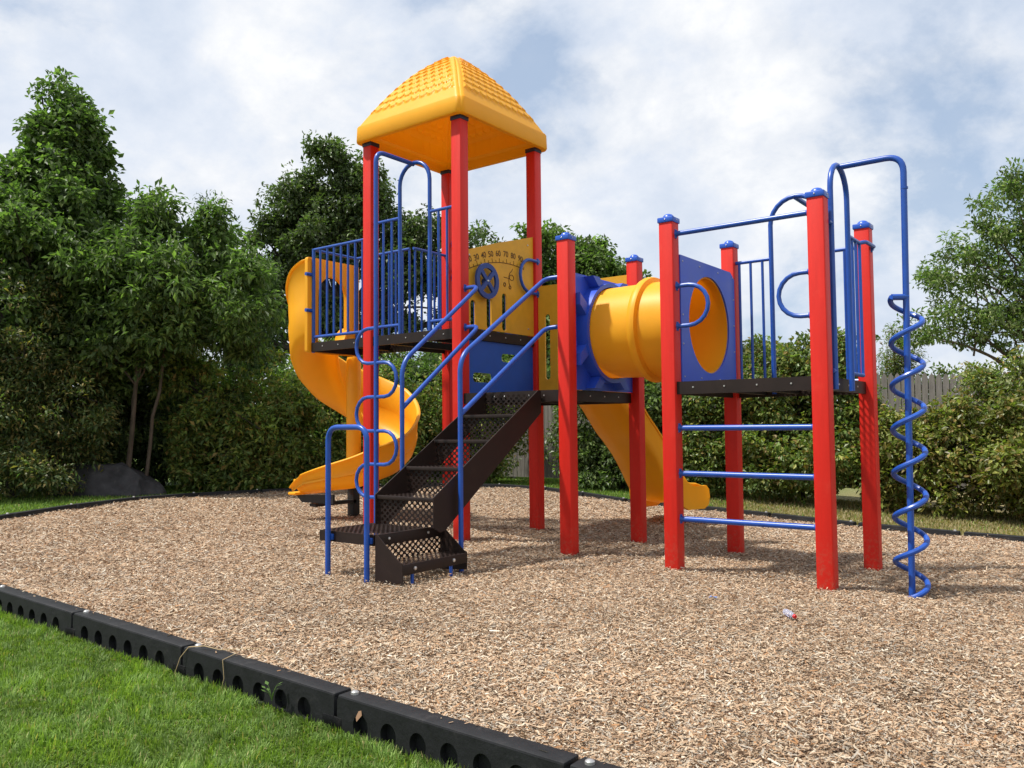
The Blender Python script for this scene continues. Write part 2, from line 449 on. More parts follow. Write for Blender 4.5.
# ---- tower riser and dial panel (B-C side)
xp = XB-.006
m = MB()
slots = [rrect(v0, v1, z0, z1, .036) for v0, v1, z0, z1 in ((.66,.93,1.855,1.945),(.18,.50,1.62,1.72))]
m.plate([(.068,1.50),(YB-.068,1.50),(YB-.068,2.055),(.068,2.055)], slots, .018, (xp,0,0), (0,1,0), (0,0,1))
m.build('riser_panel', BPAN, ROOT, 30, 'blue panel with two rounded slots below the upper deck')
top = [(.068,2.175),(YB-.04,2.175),(YB-.04,3.32),(1.1,3.275),(.6,3.14),(.068,2.975)]
slots = [rrect(v-.042, v+.042, 2.16+.03, z1, .041) for v, z1 in ((.17,2.47),(.435,2.53),(.70,2.60))]
m = MB().plate(top, slots, .02, (xp+.012,0,0), (0,1,0), (0,0,1))
dial = m.build('activity_panel', YPAN, ROOT, 30, 'amber panel with a protractor scale, numerals and steering wheel')
xf = xp+.0335
# wheel
wv, wz = .338, 2.682
m = MB()
sp4 = []
for k in range(4):
    a0 = PI/4+k*PI/2+.17; a1 = PI/4+(k+1)*PI/2-.17; pts = []
    for j in range(9):
        a = a0+(a1-a0)*j/8; pts.append((wv+.135*math.cos(a), wz+.135*math.sin(a)))
    pts.append((wv+.03*math.cos((a0+a1)/2), wz+.03*math.sin((a0+a1)/2)))
    sp4.append(pts)
m.plate(circ(wv, wz, .188, 48), sp4, .025, (xf+.04,0,0), (0,1,0), (0,0,1))
m.tube([(xf,wv,wz),(xf+.04,wv,wz)], .03, 12)
m.build('steering_wheel', SIGNB, dial, 30)
MB().tube([(xf+.064,wv,wz),(xf+.074,wv,wz)], [.014,.008], 8).build('wheel_bolt', BOLT, dial)
# numerals: engraved, filled dark
def lettering(txt, v, z, size, rot, name):
    cu = bpy.data.curves.new('t', 'FONT'); cu.body = txt; cu.size = size; cu.align_x = 'CENTER'; cu.extrude = .0006; cu.offset = .0006
    to = bpy.data.objects.new('t', cu); COL.objects.link(to)
    dg = bpy.context.evaluated_depsgraph_get(); me = bpy.data.meshes.new_from_object(to.evaluated_get(dg))
    bpy.data.objects.remove(to); me.name = name
    M = Matrix.Translation((xf+.0005, v, z)) @ Matrix.Rotation(PI/2, 4, 'Z') @ Matrix.Rotation(PI/2, 4, 'X') @ Matrix.Rotation(rot, 4, 'Z')
    me.transform(M); me.materials.clear(); me.materials.append(INK)
    ob = bpy.data.objects.new(name, me); COL.objects.link(ob); ob.parent = dial
AC = (.70, 1.93); AR = 1.06
for n_, v, z in ((20,.121,2.855),(30,.238,2.897),(40,.355,2.937),(50,.474,2.967),(60,.60,2.993),(70,.732,3.007),(80,.862,3.008),(90,.992,2.998)):
    lettering(str(n_), v, z, .088, -(v-.80)*.75, 'numeral')
m = MB()
arcz = lambda v: 2.937-((v-.80)**2)*.31
arc = [(xf+.001, v, arcz(v)) for v in np.linspace(.075, 1.06, 24)]
m.tube(arc, .0035, 6)
for v in np.arange(.12, 1.06, .0625):
    z = arcz(v); k = .045 if int(round((v-.12)/.0625)) % 2 == 0 else .025
    m.tube([(xf+.001, v, z), (xf+.001, v+(v-.80)*k*.6, z+k)], .0024, 5)
m.build('scale_mark', INK, dial)
# little line emblem
m = MB()
for pts in ([(.782,2.802),(.80,2.84),(.83,2.86),(.85,2.89)], [(.782,2.802),(.782,2.725),(.80,2.70)], [(.693,2.779),(.785,2.775)]):
    m.tube([(xf+.001, a, b) for a, b in pts], .0035, 5)
m.tube([(xf+.001, .83+.04*math.cos(a), 2.79+.03*math.sin(a)) for a in np.linspace(0, 2*PI, 15)[:-1]], .0035, 5, closed=True)
m.tube([(xf+.001, .705+.018*math.cos(a), 2.70+.02*math.sin(a)) for a in np.linspace(0, 2*PI, 9)[:-1]], .005, 5, closed=True)
m.tube([(xf+.001, .80+.018*math.cos(a), 2.68+.018*math.sin(a)) for a in np.linspace(0, 2*PI, 9)[:-1]], .005, 5, closed=True)
m.build('line_emblem', INK, dial)
bolts('panel_bolt', dial, [((xf, v, z), 'x', .011, .008) for v, z in ((.11,2.93),(YB-.17,3.20),(.11,2.23),(YB-.17,2.25))])
# slotted panel C-F (back of the middle deck), opening for the slide at its right
ys = YB-.01
m = MB()
slots = [rrect(x-.035, x+.035, 1.68, 2.42, .034) for x in (-1.10,-.93,-.76)] + [rrect(-.64,-.12, 1.56, 2.3, .2)]
m.plate([(XB+S+.004,1.55),(XE-S-.004,1.55),(XE-S-.004,2.745),(XB+S+.004,2.745)], slots, .02, (0,ys,0), (1,0,0), (0,0,1))
m.build('slide_entry_panel', YPAN, ROOT, 30, 'amber slotted panel at the back of the middle deck')

# ---- tunnel
tv, tz, tr = .655, 2.058, .437
def tunnel_panel(x, side, label):
    m = MB(); zb_, zt_ = (1.525, 2.61) if side < 0 else (1.498, 2.60)
    o_ = [(.066,zb_),(YB-.066,zb_),(YB-.066,zt_-.06),(YB-.16,zt_),(.16,zt_),(.066,zt_)]
    m.plate(o_, [circ(tv, tz, tr, 64)], .022, (x,0,0), (0,1,0), (0,0,1))
    ob = m.build('tunnel_end_panel', BTUN, ROOT, 30, label)
    # moulded back: rim flange, ribs and collar on the tunnel side
    s = side; m = MB(); d = .075 if side < 0 else .115
    xa, xb = (x+.022, x+.022+d) if s > 0 else (x-d, x)
    if s < 0: m.plate(o_, [[(a+(.014 if a < .5 else -.014), b+(.014 if b < 2 else -.014)) for a, b in o_]], xb-xa, (xa,0,0), (0,1,0), (0,0,1))
    m.plate(circ(tv, tz, min(tr+.05, .49), 64), [circ(tv, tz, tr+.012, 64)], (xb-xa)+.01, (xa if s > 0 else xa-.01,0,0), (0,1,0), (0,0,1))
    for k in range(8):
        a = PI/8+k*PI/4 if True else 0
        ca, sa = math.cos(a), math.sin(a); L = .30
        c0 = Vector((0, tv+ca*(tr+.05), tz+sa*(tr+.05))); c1 = Vector((0, tv+ca*(tr+L), tz+sa*(tr+L))); n2 = Vector((0,-sa,ca))*.05
        def cl(v): return Vector((v.x, min(max(v.y,.085),YB-.085), min(max(v.z,zb_+.015),zt_-.015)))
        vs = [Vector((xx,0,0))+cl(p) for xx in (xa, xb-.01) for p in (c0-n2, c0+n2, c1+n2*1.2, c1-n2*1.2)]
        m.add(vs, [(0,1,2,3),(4,5,6,7),(0,1,5,4),(1,2,6,5),(2,3,7,6),(3,0,4,7)])
    m.build('panel_moulding', BTUN, ob, 30)
    bolts('panel_bolt', ob, [((x+.022 if s < 0 else x, v, z), 'x' if s < 0 else '-x', .008, .007) for v, z in [(v, z) for v in (.11,.45,.85,YB-.11) for z in (zb_+.045, zt_-.05)]+[(v, z) for z in (1.85,2.1,2.35) for v in (.10,YB-.10)]])
tunnel_panel(XG+S-.016, -1, 'violet blue tunnel panel with round opening on the right deck')
tunnel_panel(XE-.03, 1, 'violet blue ribbed tunnel panel on the middle deck')
m = MB()
xm = .565
pr = [(.435, -.02), (.437,.1), (.44,.30), (.445, xm-.045), (.49, xm-.035), (.498, xm-.012), (.498, xm+.012), (.49, xm+.035), (.445, xm+.045), (.44, .8), (.437, 1.10), (.424,1.10), (.427,.8), (.43,.3), (.424,-.02), (.435,-.02)]
m.lathe([(r*tr/.437, h) for r, h in pr], (0,tv,tz), 72, 'x')
tn = m.build('crawl_tunnel', YEL, ROOT, 35, 'yellow round crawl tunnel with a raised ring round its middle')
for a in (-2.0,-1.1,-.2):
    y_, z_ = tv+.47*math.cos(a), tz+.47*math.sin(a); MB().box(xm-.03, xm+.03, y_-.014, y_+.014, z_-.014, z_+.014, .004).build('tunnel_clip', YEL, tn)

# ---- staircase
ul, ur = -.915, -.262
steps = [(-.10,1.49),(-.465,1.266),(-.82,1.042),(-1.175,.818),(-1.52,.594),(-1.52,.36)]
rise = .2245
st = []
for side, x in (('l', ul), ('r', ur)):
    pts = [(-.055,1.492),(-.10,1.492),(-1.535,.604),(-1.535,.365),(-1.46,.325),(-1.40,.335),(-.055,1.285)]
    m = MB().plate([(-a, b) for a, b in pts], [], .008, (x,0,0), (0,-1,0), (0,0,1))
    sg = m.build('stair_stringer', BROWN, ROOT, 30); st.append(sg)
    w = .03 if side == 'l' else -.03
for i, (v, z) in enumerate(steps[:-1]):
    if i > 0:
        back = steps[i-1][0]
        t = MB(); t.box(ul+.006, ur-.014, v+.012, back+.03, z-.004, z)
        tr_ = t.build('stair_tread', PERF_XY, ROOT)
        l = MB(); l.box(ul+.004, ur-.012, v-.004, v+.014, z-.028, z+.004, .004); l.build('tread_lip', BROWN, tr_)
    zb = steps[i+1][1]
    r_ = MB(); r_.box(ul+.006, ur-.014, v+.016, v+.020, zb, z-.026); r_.build('stair_riser', PERF_XZ, ROOT)
m = MB().box(ul+.004, ur-.012, -.062, -.052, 1.40, 1.48); m.build('stair_hanger', BROWN, ROOT)
bolts('stair_bolt', ROOT, [((x,-.063,1.445), '-y', .014, .01) for x in (-.80,-.68,-.54,-.40)])
# landing
lx0, lx1, ly0, ly1, lz = -1.0, -.385, -2.055, -1.50, .36
m = MB().plate([(lx0,ly0),(lx1,ly0),(lx1,ly1),(lx0,ly1)], [[(lx0+.02,ly0+.02),(lx0+.02,ly1-.02),(lx1-.02,ly1-.02),(lx1-.02,ly0+.02)]], .08, (0,0,lz-.08), (1,0,0), (0,1,0))
ld = m.build('landing', BROWN, ROOT, 30, 'small dark brown landing at the foot of the stairs')
MB().box(lx0+.02, lx1-.02, ly0+.02, ly1-.02, lz-.006, lz-.001).build('landing_surface', PERF_XY, ld)
# step box
bx0, bx1, by0, by1, bz = -.365, -.085, -2.055, -1.34, .165
g0 = gz(-.2,-1.7)
m = MB()
side = [(bx0,g0-.005),(bx1,g0+.018),(bx1,bz+.012),(bx1-.03,bz+.02),(bx0+.02,lz+.006),(bx0,lz+.006)]
for y in (by0, by1): m.plate(side, [], .008, (0,y,0), (1,0,0), (0,0,1))
m.box(bx1-.012, bx1+.0, by0+.0, by1, bz-.075, bz+.002, .003)
m.box(bx0-.002, bx0+.012, by0, by1, lz-.08, lz+.004, .003)
sb = m.build('step_box', BROWN, ROOT, 30, 'dark brown step box with solid side beside the landing')
MB().box(bx0+.012, bx1-.012, by0+.004, by1-.012, bz-.004, bz).build('step_tread', PERF_XY, sb)
MB().box(bx0+.008, bx0+.012, by0+.004, by1-.012, bz, lz-.08).build('step_riser', PERF_YZ, sb)
bolts('step_bolt', sb, [((bx1, y, bz-.035), 'x', .016, .012) for y in (-1.93,-1.50)]+[((bx0+.012, y, lz-.035), 'x', .013, .01) for y in (-1.93,-1.50)])
for y in (-1.93,-1.50): MB().tube([(bx1-.03,y,bz-.07),(bx1-.03,y,g0-.1)], R2, 8).build('step_leg', BLUE, sb)
# guard on the landing
m = MB(); gy = -2.085
m.tube(fillet([(-.865,gy,gz(-.8,gy)-.15),(-.865,gy,1.165),(-.43,gy,1.165),(-.43,gy,gz(-.4,gy)-.15)], .11), R1*1.05, 12)
gd = m.build('landing_guard', BLUE, ROOT, 35, 'low blue hoop guard at the edge of the landing')
for x in (-.865,-.43): MB().box(x-.005, x+.035, gy+.012, gy+.034, lz-.065, lz-.02, .004).build('guard_bracket', BLUE, gd)
# handrails
def hrail(x, post_x, bend, vert_v, zbot, low, label, sgn):
    m = MB(); s = Vector((0,0,0))
    top = bend
    slope = (1.73-2.51)/(-1.26+.218)
    zt_ = top[1]; zv = zt_+(vert_v-top[0])*slope
    pts = [(post_x, .0, zt_+.035), (x, -.03, zt_+.03), (x, vert_v, zv), (x, vert_v, zbot)]
    m.tube(fillet(pts, .13), R1*1.02, 12); bracket(m, (post_x, 0, zt_+.035), 'x' if sgn > 0 else '-x')
    hr = m.build('handrail', BLUE, ROOT, 35, label); m = MB()
    zl = low; pts = [(post_x, .0, zl+.035), (x, -.03, zl+.03), (x, vert_v+.005, zl+(vert_v-top[0])*slope)]
    m.tube(fillet(pts, .13), R1*1.02, 12); bracket(m, (post_x, 0, zl+.035), 'x' if sgn > 0 else '-x')
    m.build('lower_rail', BLUE, hr)
hrail(-.215, XE-S, (-.218,2.51), -1.262, gz(-.2,-1.26)-.15, 2.045, 'right blue handrail of the stairs', -1)
hrail(-1.02, XB+S, (-.05,2.53), -1.115, .74, 2.13, 'left blue handrail of the stairs', 1)

# ---- slides
def sweep(name, frames, mat, parent, th=.022, label=None):
    vs = []; fs = []; n = len(frames[0])
    for fr in frames: vs += fr
    for i in range(len(frames)-1):
        for k in range(n-1): fs.append((i*n+k, i*n+k+1, (i+1)*n+k+1, (i+1)*n+k))
    me = bpy.data.meshes.new(name); me.from_pydata(vs, [], fs); me.polygons.foreach_set('use_smooth', [True]*len(fs)); me.materials.append(mat)
    o = bpy.data.objects.new(name, me); COL.objects.link(o); o.parent = parent
    md = o.modifiers.new('thick', 'SOLIDIFY'); md.thickness = th; md.offset = 0
    bv = o.modifiers.new('bev', 'BEVEL'); bv.width = .008; bv.segments = 2; bv.limit_method = 'ANGLE'; bv.angle_limit = math.radians(50)
    if label: o['label'] = label
    return o
CX, CY, RC = -3.745, .775, .51
def sm(t): t = max(0, min(1, t)); return t*t*(3-2*t)
def slide_profile(ho, hi, wi=.27):
    "offset to the outside, height: from the outer rim across the trough to the inner rim"
    return [(wi+.055, ho+.0), (wi+.038, ho+.012), (wi+.02, ho-.004), (wi+.012, ho*.72), (wi+.0, ho*.52), (wi+.012, ho*.48), (wi-.01, .16), (wi-.04, .08), (wi-.10, .022), (wi-.19, .0), (0,-.004), (-(wi-.19), 0), (-(wi-.10), .022), (-(wi-.04), .08), (-wi+.005, .15), (-wi-.008, hi-.004), (-wi-.026, hi+.012), (-wi-.042, hi)]
ZR_ = np.arange(0, 361, 5.); ZV_ = np.interp(ZR_, [0,18,53,90,140,180,233,265,310,360], [2.15,2.10,1.82,1.52,1.20,1.01,.76,.59,.45,.41])
for _ in range(3): ZV_[1:-1] = (ZV_[:-2]+2*ZV_[1:-1]+ZV_[2:])/4
frames = []
def add_frame(c, out, z, ho, hi): frames.append([(c[0]+out[0]*o, c[1]+out[1]*o, z+h) for o, h in slide_profile(ho, hi)])
for t in (0, .5): add_frame((-3.60-.10*t, CY-RC), (0,-1), 2.155, 1.0, .22)
for k in range(0, 73):
    rot = k*5; th = math.radians(-90-rot)
    z = float(np.interp(rot, ZR_, ZV_))
    ho = float(np.interp(rot, [0,60,125,190,233,275,300,365], [1.0,.90,.74,.68,.52,.43,.40,.17])); hi = .22
    d = (math.cos(th), math.sin(th)); add_frame((CX+RC*d[0], CY+RC*d[1]), d, z, ho, hi)
zl = .41
for k in range(1, 8):
    t = k/7; ho = .165-.10*t**2; hi = .22-.17*t
    add_frame((CX-.20*t, CY-RC), (0,-1), zl-.03*math.sin(t*PI/2), ho, hi)
sl = sweep('spiral_slide', frames, YEL, ROOT, .024, 'yellow spiral slide curling down from the upper deck')
MB().box(CX-.33,CX-.19, CY-RC-.25, CY-RC+.25, zl-.055, zl-.02, .015).build('slide_lip', YEL, sl)
m = MB()
pan = rrect(-.075, .735, 2.05, 3.19, .03)
hole = [(.09,2.175),(.51,2.175),(.53,2.25),(.53,2.72)]+[(.31+.22*math.cos(a), 2.76+.23*math.sin(a)) for a in np.linspace(.2, PI-.2, 12)]+[(.09,2.72)]
m.plate(pan, [hole], .05, (-3.655,0,0), (0,1,0), (0,0,1))
m.build('slide_hood', YEL, sl, 30, 'yellow moulded entrance hood with an arched opening')
MB().lathe([(.092,.42),(.092,2.0),(.08,2.05),(.0,2.06)], (CX,CY,0), 32).build('slide_column', YEL, sl)
MB().box(CX-.055, CX+.055, CY-.055, CY+.055, gz(CX,CY)-.2, .45, .006).build('slide_leg', BLACK, sl)
MB().plate([(CX-.27,zl-.06),(CX-.16,zl-.14),(CX+.4,zl-.14),(CX+.4,zl-.03)], [], .03, (0,CY-RC-.14,0), (1,0,0), (0,0,1)).box(CX-.055, CX+.055, CY-RC-.14, CY, .22, .26).build('slide_bracket', BLACK, sl)
for z in (2.55, 2.98): MB().tube([(-3.60,-.02,z),(-3.60,-.105,z)], .022, 10).build('hood_clamp', BLUE, sl)
# straight slide behind the middle deck
path = [(1.30,1.47),(1.48,1.465),(1.64,1.42),(1.82,1.28),(2.03,1.09),(2.25,.93),(2.47,.75),(2.66,.55),(2.82,.37),(3.0,.24),(3.2,.185),(3.45,.165),(3.68,.165)]
frames = []
def cr(t):
    i = min(int(t), len(path)-2); f = t-i; P = lambda j: np.array(path[max(0, min(len(path)-1, j))])
    a, b, c, d = P(i-1), P(i), P(i+1), P(i+2)
    return .5*((2*b)+(-a+c)*f+(2*a-5*b+4*c-d)*f*f+(-a+3*b-3*c+d)*f**3)
xs0 = -.69
for k in range(0, 12*5+1):
    p = cr(k/5); q_ = cr(min(k/5+.05, 12)); p_ = cr(max(k/5-.05, 0)); t = (q_-p_)/np.linalg.norm(q_-p_); nrm = (-t[1], t[0])
    if nrm[1] < 0: nrm = (-nrm[0], -nrm[1])
    end = sm((k-54)/6); h = .24-.05*end; w = .325
    prof = [(w+.03,h),(w+.015,h+.01),(w,h-.005),(w-.02,.07),(w-.06,.02),(.09,0),(0,.018),(-.09,0),(-w+.06,.02),(-w+.02,.07),(-w,h-.005),(-w-.015,h+.01),(-w-.03,h)]
    frames.append([(xs0+o_, p[0]+nrm[0]*h_, p[1]+nrm[1]*h_) for o_, h_ in prof])
s2 = sweep('straight_slide', frames, YEL, ROOT, .022, 'yellow straight slide running down behind the middle deck')
m = MB(); sidep = [(3.02,.17),(3.2,.10),(3.68,.08),(3.80,.12),(3.845,.22),(3.82,.32),(3.74,.375),(3.5,.375),(3.34,.39),(3.2,.44),(3.02,.58),(2.99,.4)]
for x in (xs0-.36, xs0+.325): m.plate(sidep, [], .035, (x,0,0), (0,1,0), (0,0,1))
m.tube([(xs0-.32,3.74,.17),(xs0+.32,3.74,.17)], .045, 12)
m.build('slide_end', YEL, s2, 30)
MB().tube([(xs0,3.3,.2),(xs0,3.3,-.3)], .03, 10).build('slide_leg', BLACK, s2)
for x in (-.85,-.66,-.47): MB().tube([(x,1.50,1.41),(x,1.49,1.455)], .016, 8).build('slide_bolt', BLACK, s2)

# ================================================================== SETTING
def np_mesh(name, verts, faces_idx, nper, mat, cols=None, smooth=False):
    "fast mesh: verts (V,3); faces (F,nper); optional per-face colour"
    me = bpy.data.meshes.new(name); V = len(verts); F = len(faces_idx)
    me.vertices.add(V); me.vertices.foreach_set('co', np.asarray(verts, dtype=np.float32).ravel())
    me.loops.add(F*nper); me.loops.foreach_set('vertex_index', np.asarray(faces_idx, dtype=np.int32).ravel())
    me.polygons.add(F); me.polygons.foreach_set('loop_start', np.arange(F, dtype=np.int32)*nper)
    me.polygons.foreach_set('use_smooth', np.full(F, smooth))
    if cols is not None:
        at = me.color_attributes.new('tint', 'FLOAT_COLOR', 'CORNER')
        c = np.ones((F, nper, 4), dtype=np.float32); c[:, :, :3] = cols[:, None, :]
        at.data.foreach_set('color', c.ravel())
    me.update(); me.validate(); me.materials.append(mat)
    o = bpy.data.objects.new(name, me); COL.objects.link(o); return o

def tint_mat(name, rough=.7, spec=.2, transl=0.0, tcol=None):
    m, nt, b = new_mat(name)
    at = N(nt, 'ShaderNodeVertexColor', layer_name='tint')
    nt.links.new(at.outputs['Color'], b.inputs['Base Color'])
    b.inputs['Roughness'].default_value = rough; b.inputs['Specular IOR Level'].default_value = spec
    if transl:
        tr = N(nt, 'ShaderNodeBsdfTranslucent'); hs = N(nt, 'ShaderNodeMix', data_type='RGBA', blend_type='MULTIPLY'); hs.inputs[0].default_value = 1; hs.inputs[7].default_value = (*(tcol or (1.5,1.7,.6)), 1)
        nt.links.new(at.outputs['Color'], hs.inputs[6]); nt.links.new(hs.outputs[2], tr.inputs['Color'])
        mx = N(nt, 'ShaderNodeMixShader'); mx.inputs[0].default_value = transl
        nt.links.new(b.outputs[0], mx.inputs[1]); nt.links.new(tr.outputs[0], mx.inputs[2])
        nt.links.new(mx.outputs[0], nt.nodes['Material Output'].inputs['Surface'])
    return m

# ---- border line (inner edge of the timbers), walked anticlockwise from the front left
LINE = [(9.2,-3.92),(-5.4,-3.92),(-6.72,-2.16),(-7.62,-.54),(-8.05,1.34),(-7.9,3.02),(-7.1,4.8),(-5.95,5.9),(-4.83,6.08),(-3.5,5.55),(-2.3,4.93),(-.7,4.80),(.5,4.64),(1.43,4.46),(3.1,4.42),(6.5,4.3),(9.2,2.5)]
def inside(x, y, poly=LINE):
    c = np.zeros(x.shape, bool); n = len(poly)
    for i in range(n):
        x1, y1 = poly[i]; x2, y2 = poly[i-1]
        c ^= ((y1 > y) != (y2 > y)) & (x < (x2-x1)*(y-y1)/((y2-y1) or 1e-9)+x1)
    return c
def lump(x, y):
    return .012*np.sin(x*3.1+1.3*np.sin(y*2.3))*np.sin(y*2.7+x*.7)+.008*np.sin(x*7.3+y*3.1)*np.sin(y*6.1-x*2.2)
def mulch_z(x, y):
    z = gza(x, y)+lump(x, y)-.016
    for k, (px_, py_, _) in posts.items():
        z = z+(.010+.008*math.sin(px_*7+py_*3))*np.exp(-(((x-px_)**2+(y-py_)**2)/.022))
    z = z-.035*np.exp(-(((x-2.8)**2+(y-.3)**2)/.05))
    z = z-.05*np.exp(-(((x-(-.3))**2+(y-3.6)**2)/.25))-.04*np.exp(-(((x+4.3)**2+(y-.35)**2)/.2))
    return z
# mulch sheet
st_ = .07; gx = np.arange(-8.6, 9.7, st_); gy_ = np.arange(-4.3, 6.5, st_)
X, Y = np.meshgrid(gx, gy_); Z = mulch_z(X, Y)
idx = np.arange(X.size).reshape(X.shape)
q = np.stack([idx[:-1,:-1], idx[:-1,1:], idx[1:,1:], idx[1:,:-1]], -1).reshape(-1, 4)
cx_ = (X[:-1,:-1]+st_/2).ravel(); cy_ = (Y[:-1,:-1]+st_/2).ravel()
ins = inside(cx_, cy_) 
m, nt, b = new_mat('wood_chip_ground')
tc = N(nt, 'ShaderNodeTexCoord')
cols_ = [(0.0,(.10,.055,.035)),(.25,(.22,.135,.085)),(.5,(.35,.235,.155)),(.75,(.44,.33,.23)),(1,(.52,.43,.34))]
prev = None; hprev = None
for i, rz in enumerate((.3, 1.3, 2.4)):
    mp = N(nt, 'ShaderNodeMapping'); mp.inputs['Rotation'].default_value = (0,0,rz); mp.inputs['Scale'].default_value = (38,140,1); mp.inputs['Location'].default_value = (i*3.1, i*7.7, 0)
    no0 = N(nt, 'ShaderNodeTexNoise', Scale=5.0, Detail=2.0)
    vm = N(nt, 'ShaderNodeMix', data_type='RGBA', blend_type='ADD'); vm.inputs[0].default_value = .12
    nt.links.new(tc.outputs['Object'], no0.inputs['Vector']); nt.links.new(tc.outputs['Object'], vm.inputs[6]); nt.links.new(no0.outputs['Color'], vm.inputs[7])
    nt.links.new(vm.outputs[2], mp.inputs['Vector'])
    vo = N(nt, 'ShaderNodeTexVoronoi', Scale=1.0); nt.links.new(mp.outputs[0], vo.inputs['Vector'])
    sp = N(nt, 'ShaderNodeSeparateColor'); nt.links.new(vo.outputs['Color'], sp.inputs[0])
    c = ramp(nt, sp.outputs[0], cols_)
    if prev is None: prev = c; hprev = sp.outputs[1]
    else:
        gt = N(nt, 'ShaderNodeMath', operation='GREATER_THAN'); gt.inputs[1].default_value = .5; nt.links.new(sp.outputs[2], gt.inputs[0])
        mx = N(nt, 'ShaderNodeMix', data_type='RGBA'); nt.links.new(gt.outputs[0], mx.inputs[0]); nt.links.new(prev, mx.inputs[6]); nt.links.new(c, mx.inputs[7]); prev = mx.outputs[2]
        mh = N(nt, 'ShaderNodeMix', data_type='FLOAT'); nt.links.new(gt.outputs[0], mh.inputs[0]); nt.links.new(hprev, mh.inputs[2]); nt.links.new(sp.outputs[1], mh.inputs[3]); hprev = mh.outputs[0]
no = N(nt, 'ShaderNodeTexNoise', Scale=1.1, Detail=5.0, Roughness=.6); nt.links.new(tc.outputs['Object'], no.inputs['Vector'])
tn_ = ramp(nt, no.outputs['Fac'], [(.3,(.80,.74,.68)),(.5,(1,.98,.95)),(.72,(1.0,1.0,1.02))])
mx = N(nt, 'ShaderNodeMix', data_type='RGBA', blend_type='MULTIPLY'); mx.inputs[0].default_value = 1; nt.links.new(prev, mx.inputs[6]); nt.links.new(tn_, mx.inputs[7])
nt.links.new(mx.outputs[2], b.inputs['Base Color']); b.inputs['Roughness'].default_value = .85; b.inputs['Specular IOR Level'].default_value = .15
bp = N(nt, 'ShaderNodeBump', Strength=.9, Distance=.012); nt.links.new(hprev, bp.inputs['Height']); nt.links.new(bp.outputs[0], b.inputs['Normal'])
mu = np_mesh('mulch_bed', np.stack([X.ravel(), Y.ravel(), Z.ravel()], 1), q[ins], 4, m, smooth=True)
bm = bmesh.new(); bm.from_mesh(mu.data); bmesh.ops.delete(bm, geom=[v for v in bm.verts if not v.link_faces], context='VERTS'); bm.to_mesh(mu.data); bm.free()
tag(mu, 'bed of tan wood chips under the play structure', kind='structure')

TZ = -.175     # timbers sink this far below the terrain line
# loose chips
CHIP = tint_mat('wood_chips', .8, .15)
def chips(n_target):
    P = []
    tot = 0
    while tot < n_target:
        x = rng.uniform(-8.3, 6.5, 400000); y = rng.uniform(-4.05, 6.2, 400000)
        d = np.hypot(x-3.6, y+4.6); w = np.minimum(1, (2.8/np.maximum(d, .5))**1.75)
        k = (rng.random(400000) < w) & inside(x, y); P.append(np.stack([x[k], y[k]], 1)); tot += k.sum()
    P = np.concatenate(P)[:n_target]
    P = np.concatenate([P, np.stack([rng.uniform(-3, 3.5, 330), -3.925-np.abs(rng.normal(0, .035, 330)).clip(0, .11)], 1)]); n = len(P)
    d = np.hypot(P[:,0]-3.6, P[:,1]+4.6)
    sc = 1+np.clip((d-4)/12, 0, .6)
    L = rng.lognormal(math.log(.0155), .45, n).clip(.006, .06)*sc; W = L*rng.uniform(.14, .38, n); W = W.clip(.0022, .008)*sc**.5
    an = rng.uniform(0, 2*PI, n); ti = rng.normal(0, .22, n); ti[-330:] *= .3; ro = rng.normal(0, .5, n)
    ax = np.stack([np.cos(an)*np.cos(ti), np.sin(an)*np.cos(ti), np.sin(ti)], 1)
    up = np.array([0,0,1.]); si = np.cross(up, ax); si /= np.linalg.norm(si, axis=1)[:,None]; nn = np.cross(ax, si)
    si2 = si*np.cos(ro)[:,None]+nn*np.sin(ro)[:,None]
    z = mulch_z(P[:,0], P[:,1])+.004+rng.exponential(.0045, n)+np.abs(np.sin(ti))*L*.4
    z[-330:] = gza(P[-330:,0], P[-330:,1])+TZ+.238+rng.random(330)*.004
    c = np.stack([P[:,0], P[:,1], z], 1)
    a = ax*(L/2)[:,None]; s = si2*(W/2)[:,None]
    tp = rng.uniform(.3, 1, n)[:,None]
    v = np.stack([c-a-s, c-a+s, c+a+s*tp, c+a-s*tp], 1).reshape(-1, 3)
    pal = np.array([(.42,.28,.185),(.48,.355,.25),(.31,.205,.135),(.53,.44,.345),(.39,.335,.285),(.17,.105,.07),(.36,.19,.095),(.62,.55,.46),(.08,.052,.04)])
    pr = np.array([.23,.21,.15,.11,.13,.07,.05,.02,.02]); pr /= pr.sum()
    cc = pal[rng.choice(len(pal), n, p=pr)]*rng.uniform(.84, 1.10, (n,1))*np.array([1.0,1.02,.98])
    big = 1.02+.08*np.sin(P[:,0]*1.3+2*np.sin(P[:,1]*.9))*np.sin(P[:,1]*1.7+P[:,0]*.4); cc = cc*big[:,None]; cc = cc*(1-.22*np.clip(np.sin(P[:,0]*2.9+np.sin(P[:,1]*3.3)*1.7)*np.sin(P[:,1]*3.7-P[:,0]*.8)-.35, 0, 1))[:,None]
    o = np_mesh('wood_chips', v, np.arange(4*n).reshape(-1,4), 4, CHIP, cc)
    tag(o, 'loose tan and grey wood chips covering the play area', kind='stuff')
chips(1000000)

